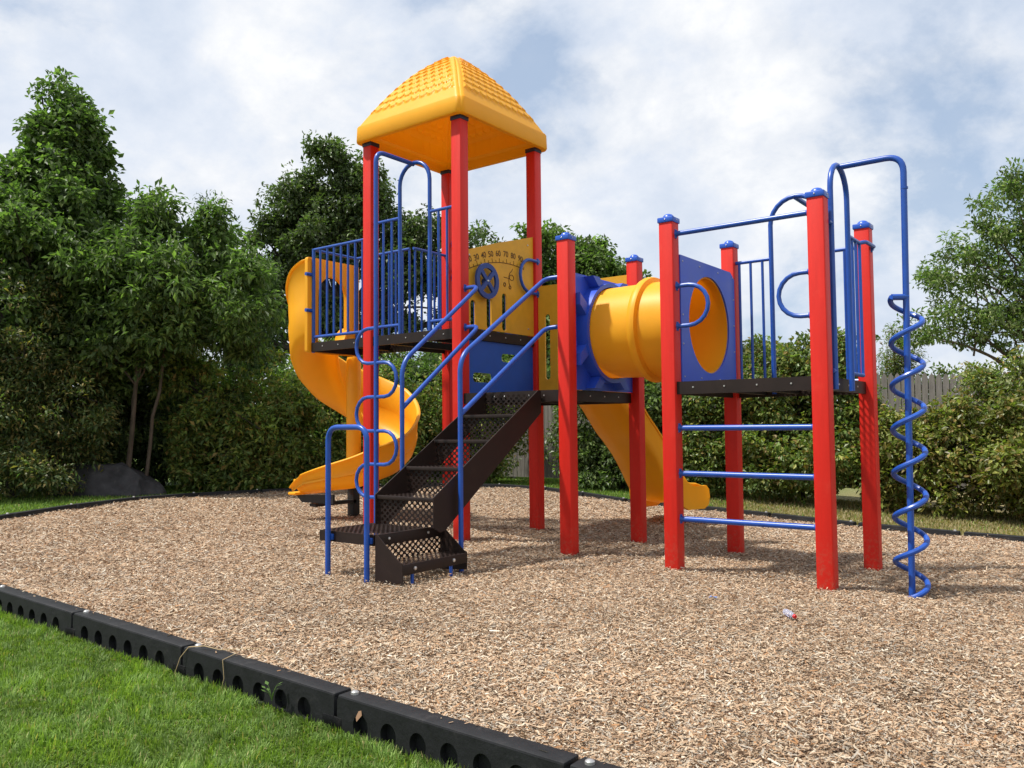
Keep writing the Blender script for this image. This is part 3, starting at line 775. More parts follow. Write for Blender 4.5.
# ---- lawn sheet to the horizon
def lawn_z(x, y):
    return gza(x, y)-.055-.035*np.clip((-3.5-y)/.4, 0, 1)
g1 = np.concatenate([-np.geomspace(400, 14, 18), np.arange(-13.5, 14, .5), np.geomspace(14.2, 400, 18)])
X, Y = np.meshgrid(g1, g1); Z = lawn_z(X, Y)
idx = np.arange(X.size).reshape(X.shape)
q = np.stack([idx[:-1,:-1], idx[:-1,1:], idx[1:,1:], idx[1:,:-1]], -1).reshape(-1, 4)
m, nt, b = new_mat('lawn_ground'); tc = N(nt, 'ShaderNodeTexCoord')
n1 = N(nt, 'ShaderNodeTexNoise', Scale=60.0, Detail=6.0, Roughness=.7); n2 = N(nt, 'ShaderNodeTexNoise', Scale=.55, Detail=4.0)
for n_ in (n1, n2): nt.links.new(tc.outputs['Object'], n_.inputs['Vector'])
c1 = ramp(nt, n1.outputs['Fac'], [(.3,(.035,.065,.013)),(.5,(.08,.15,.028)),(.7,(.13,.21,.045))])
c2 = ramp(nt, n1.outputs['Fac'], [(.3,(.12,.10,.045)),(.5,(.24,.20,.10)),(.7,(.34,.28,.16))])
# the strip behind the right side is drier
sx = N(nt, 'ShaderNodeSeparateXYZ'); nt.links.new(tc.outputs['Object'], sx.inputs[0])
mr = N(nt, 'ShaderNodeMapRange'); mr.inputs['From Min'].default_value = -1.6; mr.inputs['From Max'].default_value = .6; mr.inputs['To Max'].default_value = .85; nt.links.new(sx.outputs['X'], mr.inputs['Value'])
my = N(nt, 'ShaderNodeMapRange'); my.inputs['From Min'].default_value = 2; my.inputs['From Max'].default_value = 4; nt.links.new(sx.outputs['Y'], my.inputs['Value'])
mm = N(nt, 'ShaderNodeMath', operation='MULTIPLY'); nt.links.new(mr.outputs[0], mm.inputs[0]); nt.links.new(my.outputs[0], mm.inputs[1])
m3 = N(nt, 'ShaderNodeMapRange'); m3.inputs['From Min'].default_value = .4; m3.inputs['From Max'].default_value = .7; m3.inputs['To Min'].default_value = .1; m3.inputs['To Max'].default_value = .35; nt.links.new(n2.outputs['Fac'], m3.inputs['Value'])
ma = N(nt, 'ShaderNodeMath', operation='ADD', use_clamp=True); nt.links.new(mm.outputs[0], ma.inputs[0]); nt.links.new(m3.outputs[0], ma.inputs[1])
mx = N(nt, 'ShaderNodeMix', data_type='RGBA'); nt.links.new(ma.outputs[0], mx.inputs[0]); nt.links.new(c1, mx.inputs[6]); nt.links.new(c2, mx.inputs[7]); nt.links.new(mx.outputs[2], b.inputs['Base Color'])
b.inputs['Roughness'].default_value = .9; b.inputs['Specular IOR Level'].default_value = .1
bp = N(nt, 'ShaderNodeBump', Strength=.8, Distance=.03); nt.links.new(n1.outputs['Fac'], bp.inputs['Height']); nt.links.new(bp.outputs[0], b.inputs['Normal'])
lw = np_mesh('lawn', np.stack([X.ravel(), Y.ravel(), Z.ravel()], 1), q, 4, m, smooth=True)
# cut the lawn sheet lower under the mulch so that the two never touch
vv = np.array([v.co[:] for v in lw.data.vertices]); k_ = inside(vv[:,0], vv[:,1]); vv[k_,2] -= .12; lw.data.vertices.foreach_set('co', vv.astype(np.float32).ravel()); lw.data.update()
tag(lw, 'green lawn round the play area', kind='structure')

# grass blades
GRASS = tint_mat('grass_blades', .55, .25, .35, (1.4,1.5,.5))
def blades(name, label, x, y, h, cols, lean=.5, w=.0028, tuft=0):
    n = len(x); an = rng.uniform(0, 2*PI, n)
    if tuft: an = 3*np.sin(x*14+2*np.sin(y*11))+3*np.sin(y*17+2*np.sin(x*9+1))+rng.normal(0, .7, n)
    d = np.stack([np.cos(an), np.sin(an), np.zeros(n)], 1); s = np.stack([-np.sin(an), np.cos(an), np.zeros(n)], 1)
    an2 = rng.uniform(0, 2*PI, n)
    L = h*rng.uniform(.5, 1.25, n); ln = np.abs(rng.normal(0, lean, n)).clip(0, 1.3)
    base = np.stack([x, y, lawn_z(x, y)-.004], 1); ww = w*rng.uniform(.7, 1.5, n)[:,None]
    up = np.array([0,0,1.])
    m1 = base+up*(L*.55*np.cos(ln*.5))[:,None]+d*(L*.55*np.sin(ln*.5))[:,None]
    tpp = m1+up*(L*.5*np.cos(ln*1.3))[:,None]+d*(L*.5*np.sin(ln*1.3))[:,None]
    v = np.stack([base-s*ww, base+s*ww, m1+s*ww*.85, m1-s*ww*.85, m1-s*ww*.85, m1+s*ww*.85, tpp+s*ww*.15, tpp-s*ww*.15], 1).reshape(-1,3)
    f = np.arange(8*n).reshape(-1, 4); cc = np.repeat(cols, 2, axis=0)
    o = np_mesh(name, v, f, 4, GRASS, cc); tag(o, label, kind='stuff'); return o
def gcol(n, dry=.08):
    pal = np.array([(.13,.225,.042),(.175,.28,.058),(.23,.33,.085),(.085,.15,.03),(.36,.32,.14)])
    c = pal[rng.choice(5, n, p=[.3,.3,.18,.22-dry/2,dry/2])]; return c*rng.uniform(.75, 1.25, (n,1))
nA = 230000
x = rng.uniform(-2.6, 3.2, nA); y = -4.05-np.abs(rng.beta(1, 1.3, nA))*2.0
pt = np.sin(x*5.3+np.sin(y*6)*1.5)*np.sin(y*7.1+x*2)
ok = (y > -6.0); x, y, pt = x[ok], y[ok], pt[ok]
c = gcol(len(x)); c = c*(1+.16*pt[:,None]+.10*(np.sin(x*11+2*np.sin(y*9))*np.sin(y*13+x*2))[:,None])
blades('grass', 'bright green mown grass in front of the black border', x, y, .030+.010*pt+.008*np.sin(x*13+y*4)*np.sin(y*11-x*3)+.008, c, 1.0, .0020, 1)
x = rng.uniform(-12, 9, 60000); y = rng.uniform(-9, -4.1, 60000)
ok = ~((x > -2.6) & (x < 3.2) & (y > -6.15)); x, y = x[ok], y[ok]
blades('grass', 'mown lawn grass further along the front', x, y, .045, gcol(len(x)), .5, .005)
# grass beyond the far timbers
fx = []; 
x = rng.uniform(-12.5, 9, 900000); y = rng.uniform(-4.2, 9, 900000)
k = ~inside(x, y)
dd = np.full(x.shape, 9.)
for i in range(2, len(LINE)-1):
    a = np.array(LINE[i-1]); b_ = np.array(LINE[i]); ab = b_-a; t = np.clip(((x-a[0])*ab[0]+(y-a[1])*ab[1])/(ab@ab), 0, 1)
    dd = np.minimum(dd, np.hypot(x-a[0]-t*ab[0], y-a[1]-t*ab[1]))
k &= (dd < 3.4) & (dd > .1) & ((x < -4.8) | (y > 3.5))
x, y = x[k], y[k]; x, y = x[:110000], y[:110000]; n = len(x)
dry = np.clip((x+2.2)/1.6, 0, 1)*(y > 2)
c = gcol(n); dc = np.array([(.30,.25,.12),(.20,.19,.08),(.38,.32,.18)])[rng.integers(0, 3, n)]
k = rng.random(n) < dry*.9; c[k] = dc[k]
blades('grass', 'strip of grass beyond the black border, dry at the right', x, y, .05, c, .5, .0065)

# ---- border timbers
def make_timber(L=1.12):
    root = empty('border_timber', (0,0,0)); H = .235; W = .10
    m = MB()
    holes = [circ(.14+i*(L-.33)/5, .136, .043, 24, .047) for i in range(6)]
    m.plate([(0,0),(L,0),(L,H-.018),(L-.01,H-.006),(.01,H-.006),(0,H-.018)], holes, .032, (0,0,0), (1,0,0), (0,0,1))   # outward face is -y
    m.box(0, L, .001, W-.034, .0, H-.004, .008)
    m.box(.0, L, -.030, W-.034, H-.022, H+.001, .008)
    for i in range(2): m.box(L-.07, L+.05, -.035+.0, -.004, .10, .145, .006)
    m.build('timber_body', TIMB, root, 40)
    s = MB(); s.tube([(.05,.02,H-.0),(.05,.02,H+.010),(.05,.02,H+.016)], [.018,.017,.008], 12)
    s.build('timber_stake', BOLT, root)
    return root
proto = make_timber()
first = True; count = {}
def put_timber(x, y, rz, tilt, label):
    global first
    if first: r = proto; first = False; chs = []
    else:
        r = proto.copy(); COL.objects.link(r)
        for ch in proto.children:
            c_ = ch.copy(); COL.objects.link(c_); c_.parent = r
    r.location = (x, y, gz(x, y)+TZ); r.rotation_euler = (0, tilt, rz); tag(r, label, 'timber', 'black plastic timbers edging the wood chips'); return r
# front line: outward is -y; timbers run along +x
joints = []
xx = -.89-1.16*4
names_front = {-.89: 0}
frontlab = ['black border timber at the very left of the near edge, only its right half in view', 'second black timber from the left along the near edge, six holes facing the grass',
            'black border timber in the middle of the near edge, a dry twig lying over its left end', 'black border timber at the bottom of the photo, its dirty end hole near the lawn corner']
k = 0
for j in range(-5, 8):
    x = .53+j*1.14
    lab = {-2:'black border timber at the far left of the near edge', -1:frontlab[0]}.get(j)
    if j == -2: lab = 'black near border timber cut by the left side of the photo'
    elif j == -1: lab = 'black border timber of the near edge, second from the left, clean holes above the lawn'
    elif j == 0: lab = 'black border timber of the near edge with a dry straw lying over its left end'
    elif j == 1: lab = 'black border timber at the bottom of the photo, a brown leaf in its hole'
    elif j == 2: lab = 'black near border timber cut by the bottom of the photo, rightmost in view'
    elif j < -2: lab = 'black near border timber outside the photo, %s past its left side' % ['first','second','third','fourth'][-3-j]
    else: lab = 'black near border timber outside the photo, %s past its right side' % ['first','second','third','fourth','fifth','sixth'][j-3]
    r = put_timber(x-.16, -4.025, 0.0, 0, lab); r.rotation_euler[1] = math.atan((gz(x,-4.0)-gz(x+1.14,-4.0))/1.14)
# curved remainder
pts = []
seg = LINE[1:]
ords = ['first','second','third','fourth','fifth','sixth','seventh','eighth','ninth','tenth','eleventh','twelfth','thirteenth','fourteenth','fifteenth','sixteenth','seventeenth','eighteenth','nineteenth','twentieth','21st','22nd','23rd','24th']
cum = [0]
for i in range(1, len(seg)): cum.append(cum[-1]+math.dist(seg[i-1], seg[i]))
def along(s):
    for i in range(1, len(seg)):
        if s <= cum[i] or i == len(seg)-1:
            t = (s-cum[i-1])/(cum[i]-cum[i-1]); return (seg[i-1][0]+(seg[i][0]-seg[i-1][0])*t, seg[i-1][1]+(seg[i][1]-seg[i-1][1])*t)
s = .05; k = 0
while s+1.15 < cum[-1]-2:
    a = along(s); b_ = along(s+1.16); rz = math.atan2(a[1]-b_[1], a[0]-b_[0])
    # timber runs from b_ to a so that its outward (-y local) face looks away from the chips
    tl = math.atan((gz(*b_)-gz(*a))/1.16)
    lab = 'black border timber on the far side of the wood chips, %s from the left' % (ords[k] if k < len(ords) else 'last')
    r = put_timber(b_[0], b_[1], rz, tl, lab); r.location.z = gz(*b_)-.19
    s += 1.17; k += 1

# ---- foliage
def leafmat(name, tr=.3, tcol=(1.3,1.6,.5), rough=.5, spec=.3): return tint_mat(name, rough, spec, tr, tcol)
LEAF = leafmat('leaves', .40, (1.15,1.6,.6), .5, .28); LEAFW = leafmat('waxy_leaves', .32, (1.2,1.6,.55), .42, .38)
BARK = simple('bark', (.11,.085,.065), .85, .15, .35, 7, .6, 30, (3,3,.7))
BARKD = simple('dark_bark', (.05,.042,.036), .85, .15, .35, 7, .6, 30, (3,3,.7))
def crown_points(blobs, dens, jitter=.25):
    "clump centres inside a set of ellipsoids (cx,cy,cz,rx,ry,rz), mostly near their skins"
    out = []
    for (cx, cy, cz, rx, ry, rz) in blobs:
        n = int(dens*(rx*ry+rx*rz+ry*rz)*4)
        d = rng.normal(size=(n,3)); d /= np.linalg.norm(d, axis=1)[:,None]
        # foliage gathers on boughs: most clumps crowd round a few directions and reach further out there
        nb = max(7, int(4.5*max(rx, ry, rz)**1.3+5)); bd = rng.normal(size=(nb,3)); bd[:,2] *= .9; bd /= np.linalg.norm(bd, axis=1)[:,None]
        bi = rng.integers(0, nb, n); off = rng.normal(0, .22, (n,3)); bough = rng.random(n) < .68
        dd = bd[bi]+off; dd /= np.linalg.norm(dd, axis=1)[:,None]; d = np.where(bough[:,None], dd, d)
        reach = rng.uniform(.92, 1.18, nb)[bi]*(1-.9*np.minimum(np.linalg.norm(off, axis=1), .6)**1.6)
        r = np.where(bough, reach*(1-np.abs(rng.normal(0, .13, n))), .86-np.abs(rng.normal(0, .22, n))); r = r.clip(.12, 1.25)
        # lumpy outline
        lum = 1+jitter*np.sin(d[:,0]*5+cx*3)*np.sin(d[:,1]*4.3+cy)*np.sin(d[:,2]*5.1+cz*2)
        sg = rng.random(n) < .10; lum = lum+sg*rng.uniform(.05, .28, n)
        out.append(np.stack([cx+d[:,0]*rx*r*lum, cy+d[:,1]*ry*r*lum, cz+d[:,2]*rz*r*lum], 1))
    return np.concatenate(out)
def leaves(parent, name, centers, rc, per, L, W, pal, mat, droop=.3, spread=1.0, zmin=None, flat=.7, label=None, outward=None):
    nC = len(centers); n = nC*per
    C = np.repeat(centers, per, axis=0)
    d = rng.normal(size=(n,3)); d /= np.linalg.norm(d, axis=1)[:,None]
    rr = np.repeat(rc*rng.uniform(.6, 1.35, nC), per)*rng.random(n)**.45
    P = C+d*rr[:,None]*np.array([1,1,flat])
    if zmin is not None: 
        k = P[:,2] > zmin; P, d, C = P[k], d[k], C[k]; n = len(P); per_c = None
    else: k = np.ones(n, bool)
    ax = d*.9+rng.normal(0, .7, (n,3))*spread; ax[:,2] -= droop; ax /= np.linalg.norm(ax, axis=1)[:,None]
    nr = rng.normal(0, .55, (n,3)); nr[:,2] += .9; nr += d*.4
    si = np.cross(ax, nr); si /= (np.linalg.norm(si, axis=1)[:,None]+1e-9); nn = np.cross(si, ax)
    ll = (L*rng.uniform(.6, 1.3, n))[:,None]; wl = ll*W/L
    fold = nn*ll*.10
    v = np.stack([P, P+ax*ll*.5+si*wl*.5+fold, P+ax*ll-nn*ll*.12, P+ax*ll*.5-si*wl*.5+fold], 1).reshape(-1,3)
    cid = np.repeat(rng.uniform(.62, 1.32, nC), per)[k]
    pal = np.array(pal); cc = pal[rng.integers(0, len(pal), n)]*rng.uniform(.75, 1.3, (n,1))*cid[:,None]
    o = np_mesh(name, v, np.arange(4*n).reshape(-1,4), 4, mat, cc); o.parent = parent
    if label: o['label'] = label
    return o
def limb(m, a, b_, r0, r1, wig=.06, n=6):
    a = Vector(a); b_ = Vector(b_); L = (b_-a).length; pts = []; rr = []
    for i in range(n+1):
        t = i/n; p = a.lerp(b_, t); w = math.sin(t*PI)*L*wig
        p += Vector((random.uniform(-1,1), random.uniform(-1,1), random.uniform(-.4,.4)))*w*.6; p.z += math.sin(t*PI)*L*.05
        pts.append(p); rr.append(r0+(r1-r0)*t)
    m.tube(pts, rr, 7)
def tree(name, label, cat, base, trunk_top, r, blobs, dens, rc, per, L, W, pal, mat=LEAF, bark=BARK, limbs=14, droop=.3, group=None, rel=True, flat=.7, jitter=.25, multi=None):
    bx, by = base; bz = gz(bx, by)
    root = empty(name, (bx, by, bz)); tag(root, label, cat, group)
    bl = [(b0-bx, b1-by, b2-bz, a_, c_, d_) for b0, b1, b2, a_, c_, d_ in blobs]
    cp = crown_points(bl, dens, jitter)
    cp = cp[cp[:,2] > .12]
    m = MB(); top = Vector((trunk_top[0]-bx, trunk_top[1]-by, trunk_top[2]-bz))
    n = 9; pts = []; rr = []
    for i in range(n+1):
        t = i/n; p = top*t+Vector((math.sin(t*4)*.04*top.z*.3, math.cos(t*5)*.03*top.z*.3-.03, 0)); pts.append(p if i else Vector((0,0,-.2))); rr.append(r*(1.35 if i == 0 else 1)*(1-.72*t))
    m.tube(pts, rr, 10)
    if multi:
        for (ox, oy, tx, ty, tz_, r_) in multi: limb(m, (ox, oy, -.1), (tx, ty, tz_), r_, r_*.5, .02, 8)
    m.build('trunk', bark, root)
    lm = MB(); sel = cp[rng.choice(len(cp), min(limbs, len(cp)), replace=False)]
    for c in sel:
        c = Vector(c); t = min(.95, max(.25, (c.z-.25*c.xy.length)/max(top.z, .1)*.8)); k = min(n-1, int(t*n)); a = pts[k]
        limb(lm, a, c, rr[k]*.55, .012, .07)
        for _ in range(2):
            e_ = Vector(cp[rng.integers(len(cp))])
            if (e_-c).length < 2.2: limb(lm, a.lerp(c, .6), e_, rr[k]*.25, .008, .08, 4)
    lm.build('limb', bark, root)
    leaves(root, 'crown', cp, rc, per, L, W, pal, mat, droop, flat=flat)
    return root
GD = [(0.083, 0.121, 0.046), (0.11, 0.153, 0.056), (0.135, 0.18, 0.069), (0.061, 0.091, 0.038)]          # dark
GM = [(0.109, 0.17, 0.047), (0.144, 0.206, 0.061), (0.19, 0.251, 0.076), (0.079, 0.122, 0.035)]           # medium
GO = [(0.122, 0.125, 0.041), (0.171, 0.155, 0.051), (0.081, 0.085, 0.032), (0.243, 0.185, 0.063)]          # olive
GB = [(0.144, 0.189, 0.071), (0.187, 0.226, 0.086), (0.114, 0.151, 0.057), (0.245, 0.264, 0.122)]                 # bright
GH = [(0.149, 0.184, 0.037), (0.192, 0.228, 0.049), (0.106, 0.133, 0.031), (0.246, 0.25, 0.065), (0.246, 0.176, 0.057)]

# left group
tree('broadleaf_tree', 'tall dark broadleaf tree at the far left, the highest crown beside the play area', 'tree', (-11.3,.4), (-11.1,.45,6.4), .16,
     [(-11.05,.5,6.9,.50,.48,.6),(-11.05,.5,6.2,.72,.7,.7),(-11.1,.45,5.4,1.15,1.1,.85),(-11.1,.45,4.4,1.6,1.5,1.0),(-11.7,-.4,3.5,1.5,1.4,1.2),(-10.6,1.2,3.7,1.3,1.2,1.1),(-11.3,.3,2.2,1.9,1.9,1.6),(-10.7,.9,5.4,.35,.35,.6),(-11.5,.0,5.6,.4,.4,.7)],
     15, .25, 50, .125, .07, GM+GD, LEAF, BARKD, 16, jitter=.34)
tree('leafy_tree', 'mid green tree with long leaves and two thin bare trunks behind the boulder', 'tree', (-9.75,1.0), (-9.5,1.3,4.2), .05,
     [(-9.25,1.45,4.1,.9,.9,1.1),(-9.5,1.0,3.3,1.5,1.2,1.0),(-8.5,2.0,3.3,1.2,1.2,1.0),(-9.9,.6,4.0,.9,.9,.8),(-8.7,2.0,4.4,.35,.35,.6),(-9.4,1.3,5.0,.3,.3,.5)],
     13, .25, 44, .14, .052, GM+GD[:2], LEAF, BARK, 14, droop=.6, multi=[(.25,.2,.5,.5,3.2,.035),(-.15,.1,-.2,.4,3.0,.03)])
tree('juniper_tree', 'feathery dark evergreen rising behind the leafy tree at left', 'tree', (-11.3,4.1), (-11.3,4.1,5.4), .12,
     [(-11.6,3.9,4.3,.9,.9,1.6),(-11.4,4.1,2.6,1.2,1.2,1.6),(-11.7,3.8,5.6,.4,.4,.6),(-11.0,4.4,4.4,.5,.5,.5),(-10.9,4.5,3.4,.6,.6,.5)],
     13, .26, 40, .10, .025, GD+[(.04,.07,.03)], LEAF, BARKD, 12)
tree('cedar_shrub', 'olive tinted evergreen shrub in front of the tall tree at the left edge', 'shrub', (-10.35,-.55), (-10.3,-.5,3.2), .07,
     [(-10.4,-.6,2.9,1.1,1.0,1.0),(-10.6,-1.1,1.7,1.3,1.2,1.3),(-9.95,.05,1.5,1.0,.9,1.3),(-10.3,-.5,.6,1.3,1.1,.7)],
     17, .24, 44, .095, .03, GO+GD, LEAF, BARKD, 10, droop=.4)
tree('leafy_shrub', 'low leafy shrub with bright lower leaves to the right of the boulder', 'shrub', (-9.0,2.5), (-9.0,2.5,1.5), .04,
     [(-9.1,2.4,.9,.95,.9,.95),(-8.6,3.0,1.5,.9,.9,1.0),(-9.4,2.0,1.7,.8,.8,.9),(-8.5,3.2,.6,.8,.8,.7)],
     19, .22, 40, .11, .05, GM+GH, LEAF, BARKD, 6)
tree('leafy_shrub', 'rounded green thicket behind the foot of the spiral slide', 'shrub', (-7.9,4.9), (-7.9,4.9,1.8), .05,
     [(-8.2,4.0,1.2,.95,.9,1.3),(-7.6,5.2,1.3,.95,.9,1.2),(-8.3,4.6,2.3,.8,.8,.7),(-7.2,5.9,1.0,.8,.8,1.0),(-7.9,4.6,.5,1.3,1.1,.6)],
     19, .22, 40, .085, .045, GM+GH, LEAF, BARKD, 6)
# hedge row
tree('vine_hedge', 'vine covered hedge behind the stairs, left of the gap that shows the fence', 'hedge', (-6.9,6.9), (-6.9,6.9,1.6), .04,
     [(-6.8,6.6,1.5,.85,.7,1.15),(-6.2,7.2,1.5,.55,.6,1.1),(-7.3,6.5,1.0,.8,.7,1.0),(-6.8,6.8,2.35,.6,.6,.5),(-6.7,6.8,.5,1.0,.6,.55)],
     21, .20, 54, .085, .045, GM+GH, LEAFW, BARKD, 6)
tree('vine_hedge', 'dense vine hedge behind the straight slide, right of the fence gap', 'hedge', (-3.6,7.3), (-3.6,7.3,1.6), .05,
     [(-4.1,7.1,1.3,.75,.65,1.2),(-3.3,7.2,1.5,.85,.65,1.2),(-2.5,7.1,1.4,.85,.65,1.2),(-3.5,7.2,2.2,.7,.6,.45),(-2.3,7.2,2.1,.6,.6,.5),(-3.3,7.0,.5,1.7,.6,.6)],
     21, .20, 54, .085, .048, GM+GD, LEAFW, BARKD, 8)
tree('vine_hedge', 'tall sunlit vine hedge behind the rung ladder and the right deck', 'hedge', (-.3,7.4), (-.3,7.4,1.7), .05,
     [(-1.6,7.3,1.4,.85,.7,1.15),(-.7,7.4,1.5,.9,.7,1.2),(.2,7.4,1.35,.75,.7,1.1),(-1.2,7.4,2.15,.7,.6,.5),(-.1,7.4,2.2,.75,.6,.42),(-.4,7.0,.6,2.0,.7,.7),(-1.9,6.9,.7,.6,.5,.8)],
     22, .20, 58, .082, .048, GH+GM, LEAFW, BARKD, 8)
tree('vine_hedge', 'lower rounded vine hedge in front of the picket fence, behind the spiral climber', 'hedge', (1.9,7.1), (1.9,7.1,.9), .04,
     [(1.2,7.1,.65,.75,.65,.85),(2.1,7.0,.55,.9,.7,.85),(3.2,6.9,.6,1.0,.8,.95),(4.4,7.0,.7,1.1,.8,1.0),(2.6,6.8,.35,1.4,.7,.55)],
     23, .19, 58, .082, .048, GH+[(.14,.12,.03)], LEAFW, BARKD, 8)
tree('leafy_bush', 'tall bush rising over the fence end at the right edge', 'bush', (3.5,7.8), (3.5,7.8,1.6), .05,
     [(2.75,7.7,1.4,.75,.6,.75),(3.9,8.0,1.5,.95,.8,.85),(5.1,8.1,1.5,1.1,.8,.9)],
     21, .21, 56, .08, .04, GH+GB, LEAFW, BARKD, 8)
# trees beyond
def big_tree(name, label, base, ztop, blobs, dens, rc, per, L, W, pal, r, limbs, mat=LEAF, bark=BARKD, **kw):
    return tree(name, label, 'tree', base, (base[0], base[1], ztop), r, blobs, dens, rc, per, L, W, pal, mat, bark, limbs, **kw)
ob = [(-14.3,9.2,8.9,.75,.75,.65),(-14.9,8.7,7.9,.85,.8,.6),(-13.5,9.8,8.3,.85,.8,.6),(-15.5,8.3,6.8,.85,.8,.65),(-14.3,9.2,7.2,.95,.9,.65),(-13.1,10.1,7.1,.9,.85,.65),(-12.3,10.8,6.6,.85,.8,.65),(-16.2,7.9,5.6,.8,.8,.7),(-15.1,8.6,5.7,.85,.8,.55),(-13.8,9.6,5.9,.9,.85,.6),(-12.5,10.6,5.3,.95,.9,.7),(-11.5,11.4,5.6,.8,.8,.7),(-16.5,7.6,4.3,.75,.75,.6),(-15.4,8.4,4.2,.8,.8,.55),(-14.2,9.3,4.4,.85,.8,.5),(-12.9,10.3,4.0,1.0,.9,.6),(-11.2,11.6,4.2,.9,.9,.6),(-15.9,8.1,3.1,.9,.9,.5),(-13.8,9.6,3.0,1.3,1.0,.5),(-11.9,11.1,6.9,.6,.6,.5),(-10.9,11.9,6.3,.7,.65,.6),(-10.5,12.2,5.1,.8,.75,.7),(-16.9,7.3,5.0,.6,.6,.6),(-14.5,9.0,6.5,1.3,1.0,1.2),(-12.6,10.5,5.9,1.1,.9,1.0),(-15.3,8.4,5.0,1.1,.9,.8),(-13.6,9.8,7.6,1.0,.9,.8),(-15.0,8.6,7.4,.9,.8,.7)]
big_tree('oak_tree', 'large oak with gaps in its dark crown behind the tower', (-13.9,9.6), 7.6, ob, 11, .28, 34, .14, .075, GD+[(.07,.09,.03),(.09,.105,.045)], .30, 60, LEAFW, jitter=.35)
big_tree('leafy_tree', 'rounded green tree seen over the middle deck posts', (-9.9,15.0), 6.2, [(-10.3,14.9,6.3,.95,1,1.15),(-10.8,14.5,5.2,1.0,1,1.2),(-9.3,15.6,5.8,1.1,1,1.2),(-8.7,16.1,4.9,1.0,1,1.1),(-9.8,15.2,3.6,2.2,1.4,1.4)], 13, .34, 36, .17, .09, GM+[(.09,.12,.04)], .18, 18)
big_tree('leafy_tree', 'small treetop showing just above the amber dial panel', (-17.9,21.5), 8.0, [(-17.9,21.5,8.3,.9,.9,.8),(-18.0,21.5,6.6,1.6,1.4,1.4),(-16.2,23.0,7.2,1.3,1.2,.8)], 12, .36, 34, .18, .10, GM, .18, 10)
big_tree('leafy_tree', 'broad tree filling the gap behind the blue riser panel', (-11.5,12.6), 4.0, [(-11.3,12.8,3.4,1.6,1.4,1.5),(-9.6,13.8,3.4,1.5,1.2,1.4),(-10.5,13.2,1.8,2.8,1.6,1.6)], 11, .34, 36, .15, .08, GM+GD, .15, 10)
big_tree('ash_tree', 'airy light green tree against the sky at the right edge', (2.3,17.2), 6.3,
         [(1.75,16.5,6.2,.65,.65,.95),(2.3,17.0,6.0,.6,.6,.8),(2.2,17.2,5.0,1.6,1.4,1.0),(.9,16.2,4.7,1.0,.9,.8),(3.4,17.8,5.2,1.4,1.3,1.1),(.5,15.9,3.5,1.1,1.0,.7),(2.0,17.0,3.4,1.8,1.6,.8),(3.6,18.0,3.6,1.6,1.5,1.0),(1.2,16.3,5.5,.7,.7,.6)],
         6.5, .25, 34, .13, .052, GB+GM[:2], .13, 60, LEAF, BARK, jitter=.35)
big_tree('small_conifer', 'small brownish green conifer between the blue spiral and the right deck', (-.95,17.2), 3.2, [(-.95,17.2,1.6,.85,.85,1.4),(-.95,17.2,2.8,.45,.45,.9)], 22, .22, 40, .09, .025, GO+GM, .08, 8)
big_tree('leafy_bush', 'pale green bush behind the picket fence', (.6,18.2), 1.8, [(.3,18.1,1.6,1.3,1.0,1.1),(1.9,18.4,1.5,1.2,1.0,1.0),(3.6,18.8,1.6,1.4,1.0,1.1)], 13, .30, 34, .12, .06, GB+GM, .07, 6)
# wall of trees in the left background
big_tree('background_tree', 'dark tree filling the space below the oak at left', (-10.9,7.0), 3.0, [(-11.2,6.6,1.6,1.5,1.3,1.3),(-10.0,7.9,1.6,1.5,1.2,1.4),(-10.6,7.2,.9,2.2,1.5,1.0)], 13, .30, 36, .13, .07, GD+GM, .12, 8)
big_tree('background_tree', 'dark tree behind the stairs under the tower deck', (-9.0,9.9), 2.6, [(-9.4,9.4,1.9,1.4,1.2,1.5),(-8.3,10.3,1.7,1.3,1.0,1.3)], 13, .30, 34, .13, .07, GM+GD, .12, 8)
big_tree('background_tree', 'shaded trees closing the left edge behind the cedar shrub', (-13.2,-1.4), 4.2, [(-13.4,-1.6,2.2,1.8,1.6,2.0),(-12.9,1.9,2.2,1.6,1.6,2.0)], 11, .34, 34, .15, .07, GD+GM, .15, 8)

tree('background_shrub', 'dark undergrowth closing the gap behind the boulder', 'shrub', (-11.3,2.6), (-11.3,2.6,1.0), .05,
     [(-11.0,2.4,.8,1.0,.8,1.0),(-10.6,3.4,.9,1.0,.8,1.1),(-11.6,1.6,.9,1.0,.8,1.1),(-10.2,4.2,.9,.9,.8,1.1),(-11.2,2.6,1.9,1.3,.9,.9)], 19, .24, 40, .11, .05, GD, LEAF, BARKD, 5)

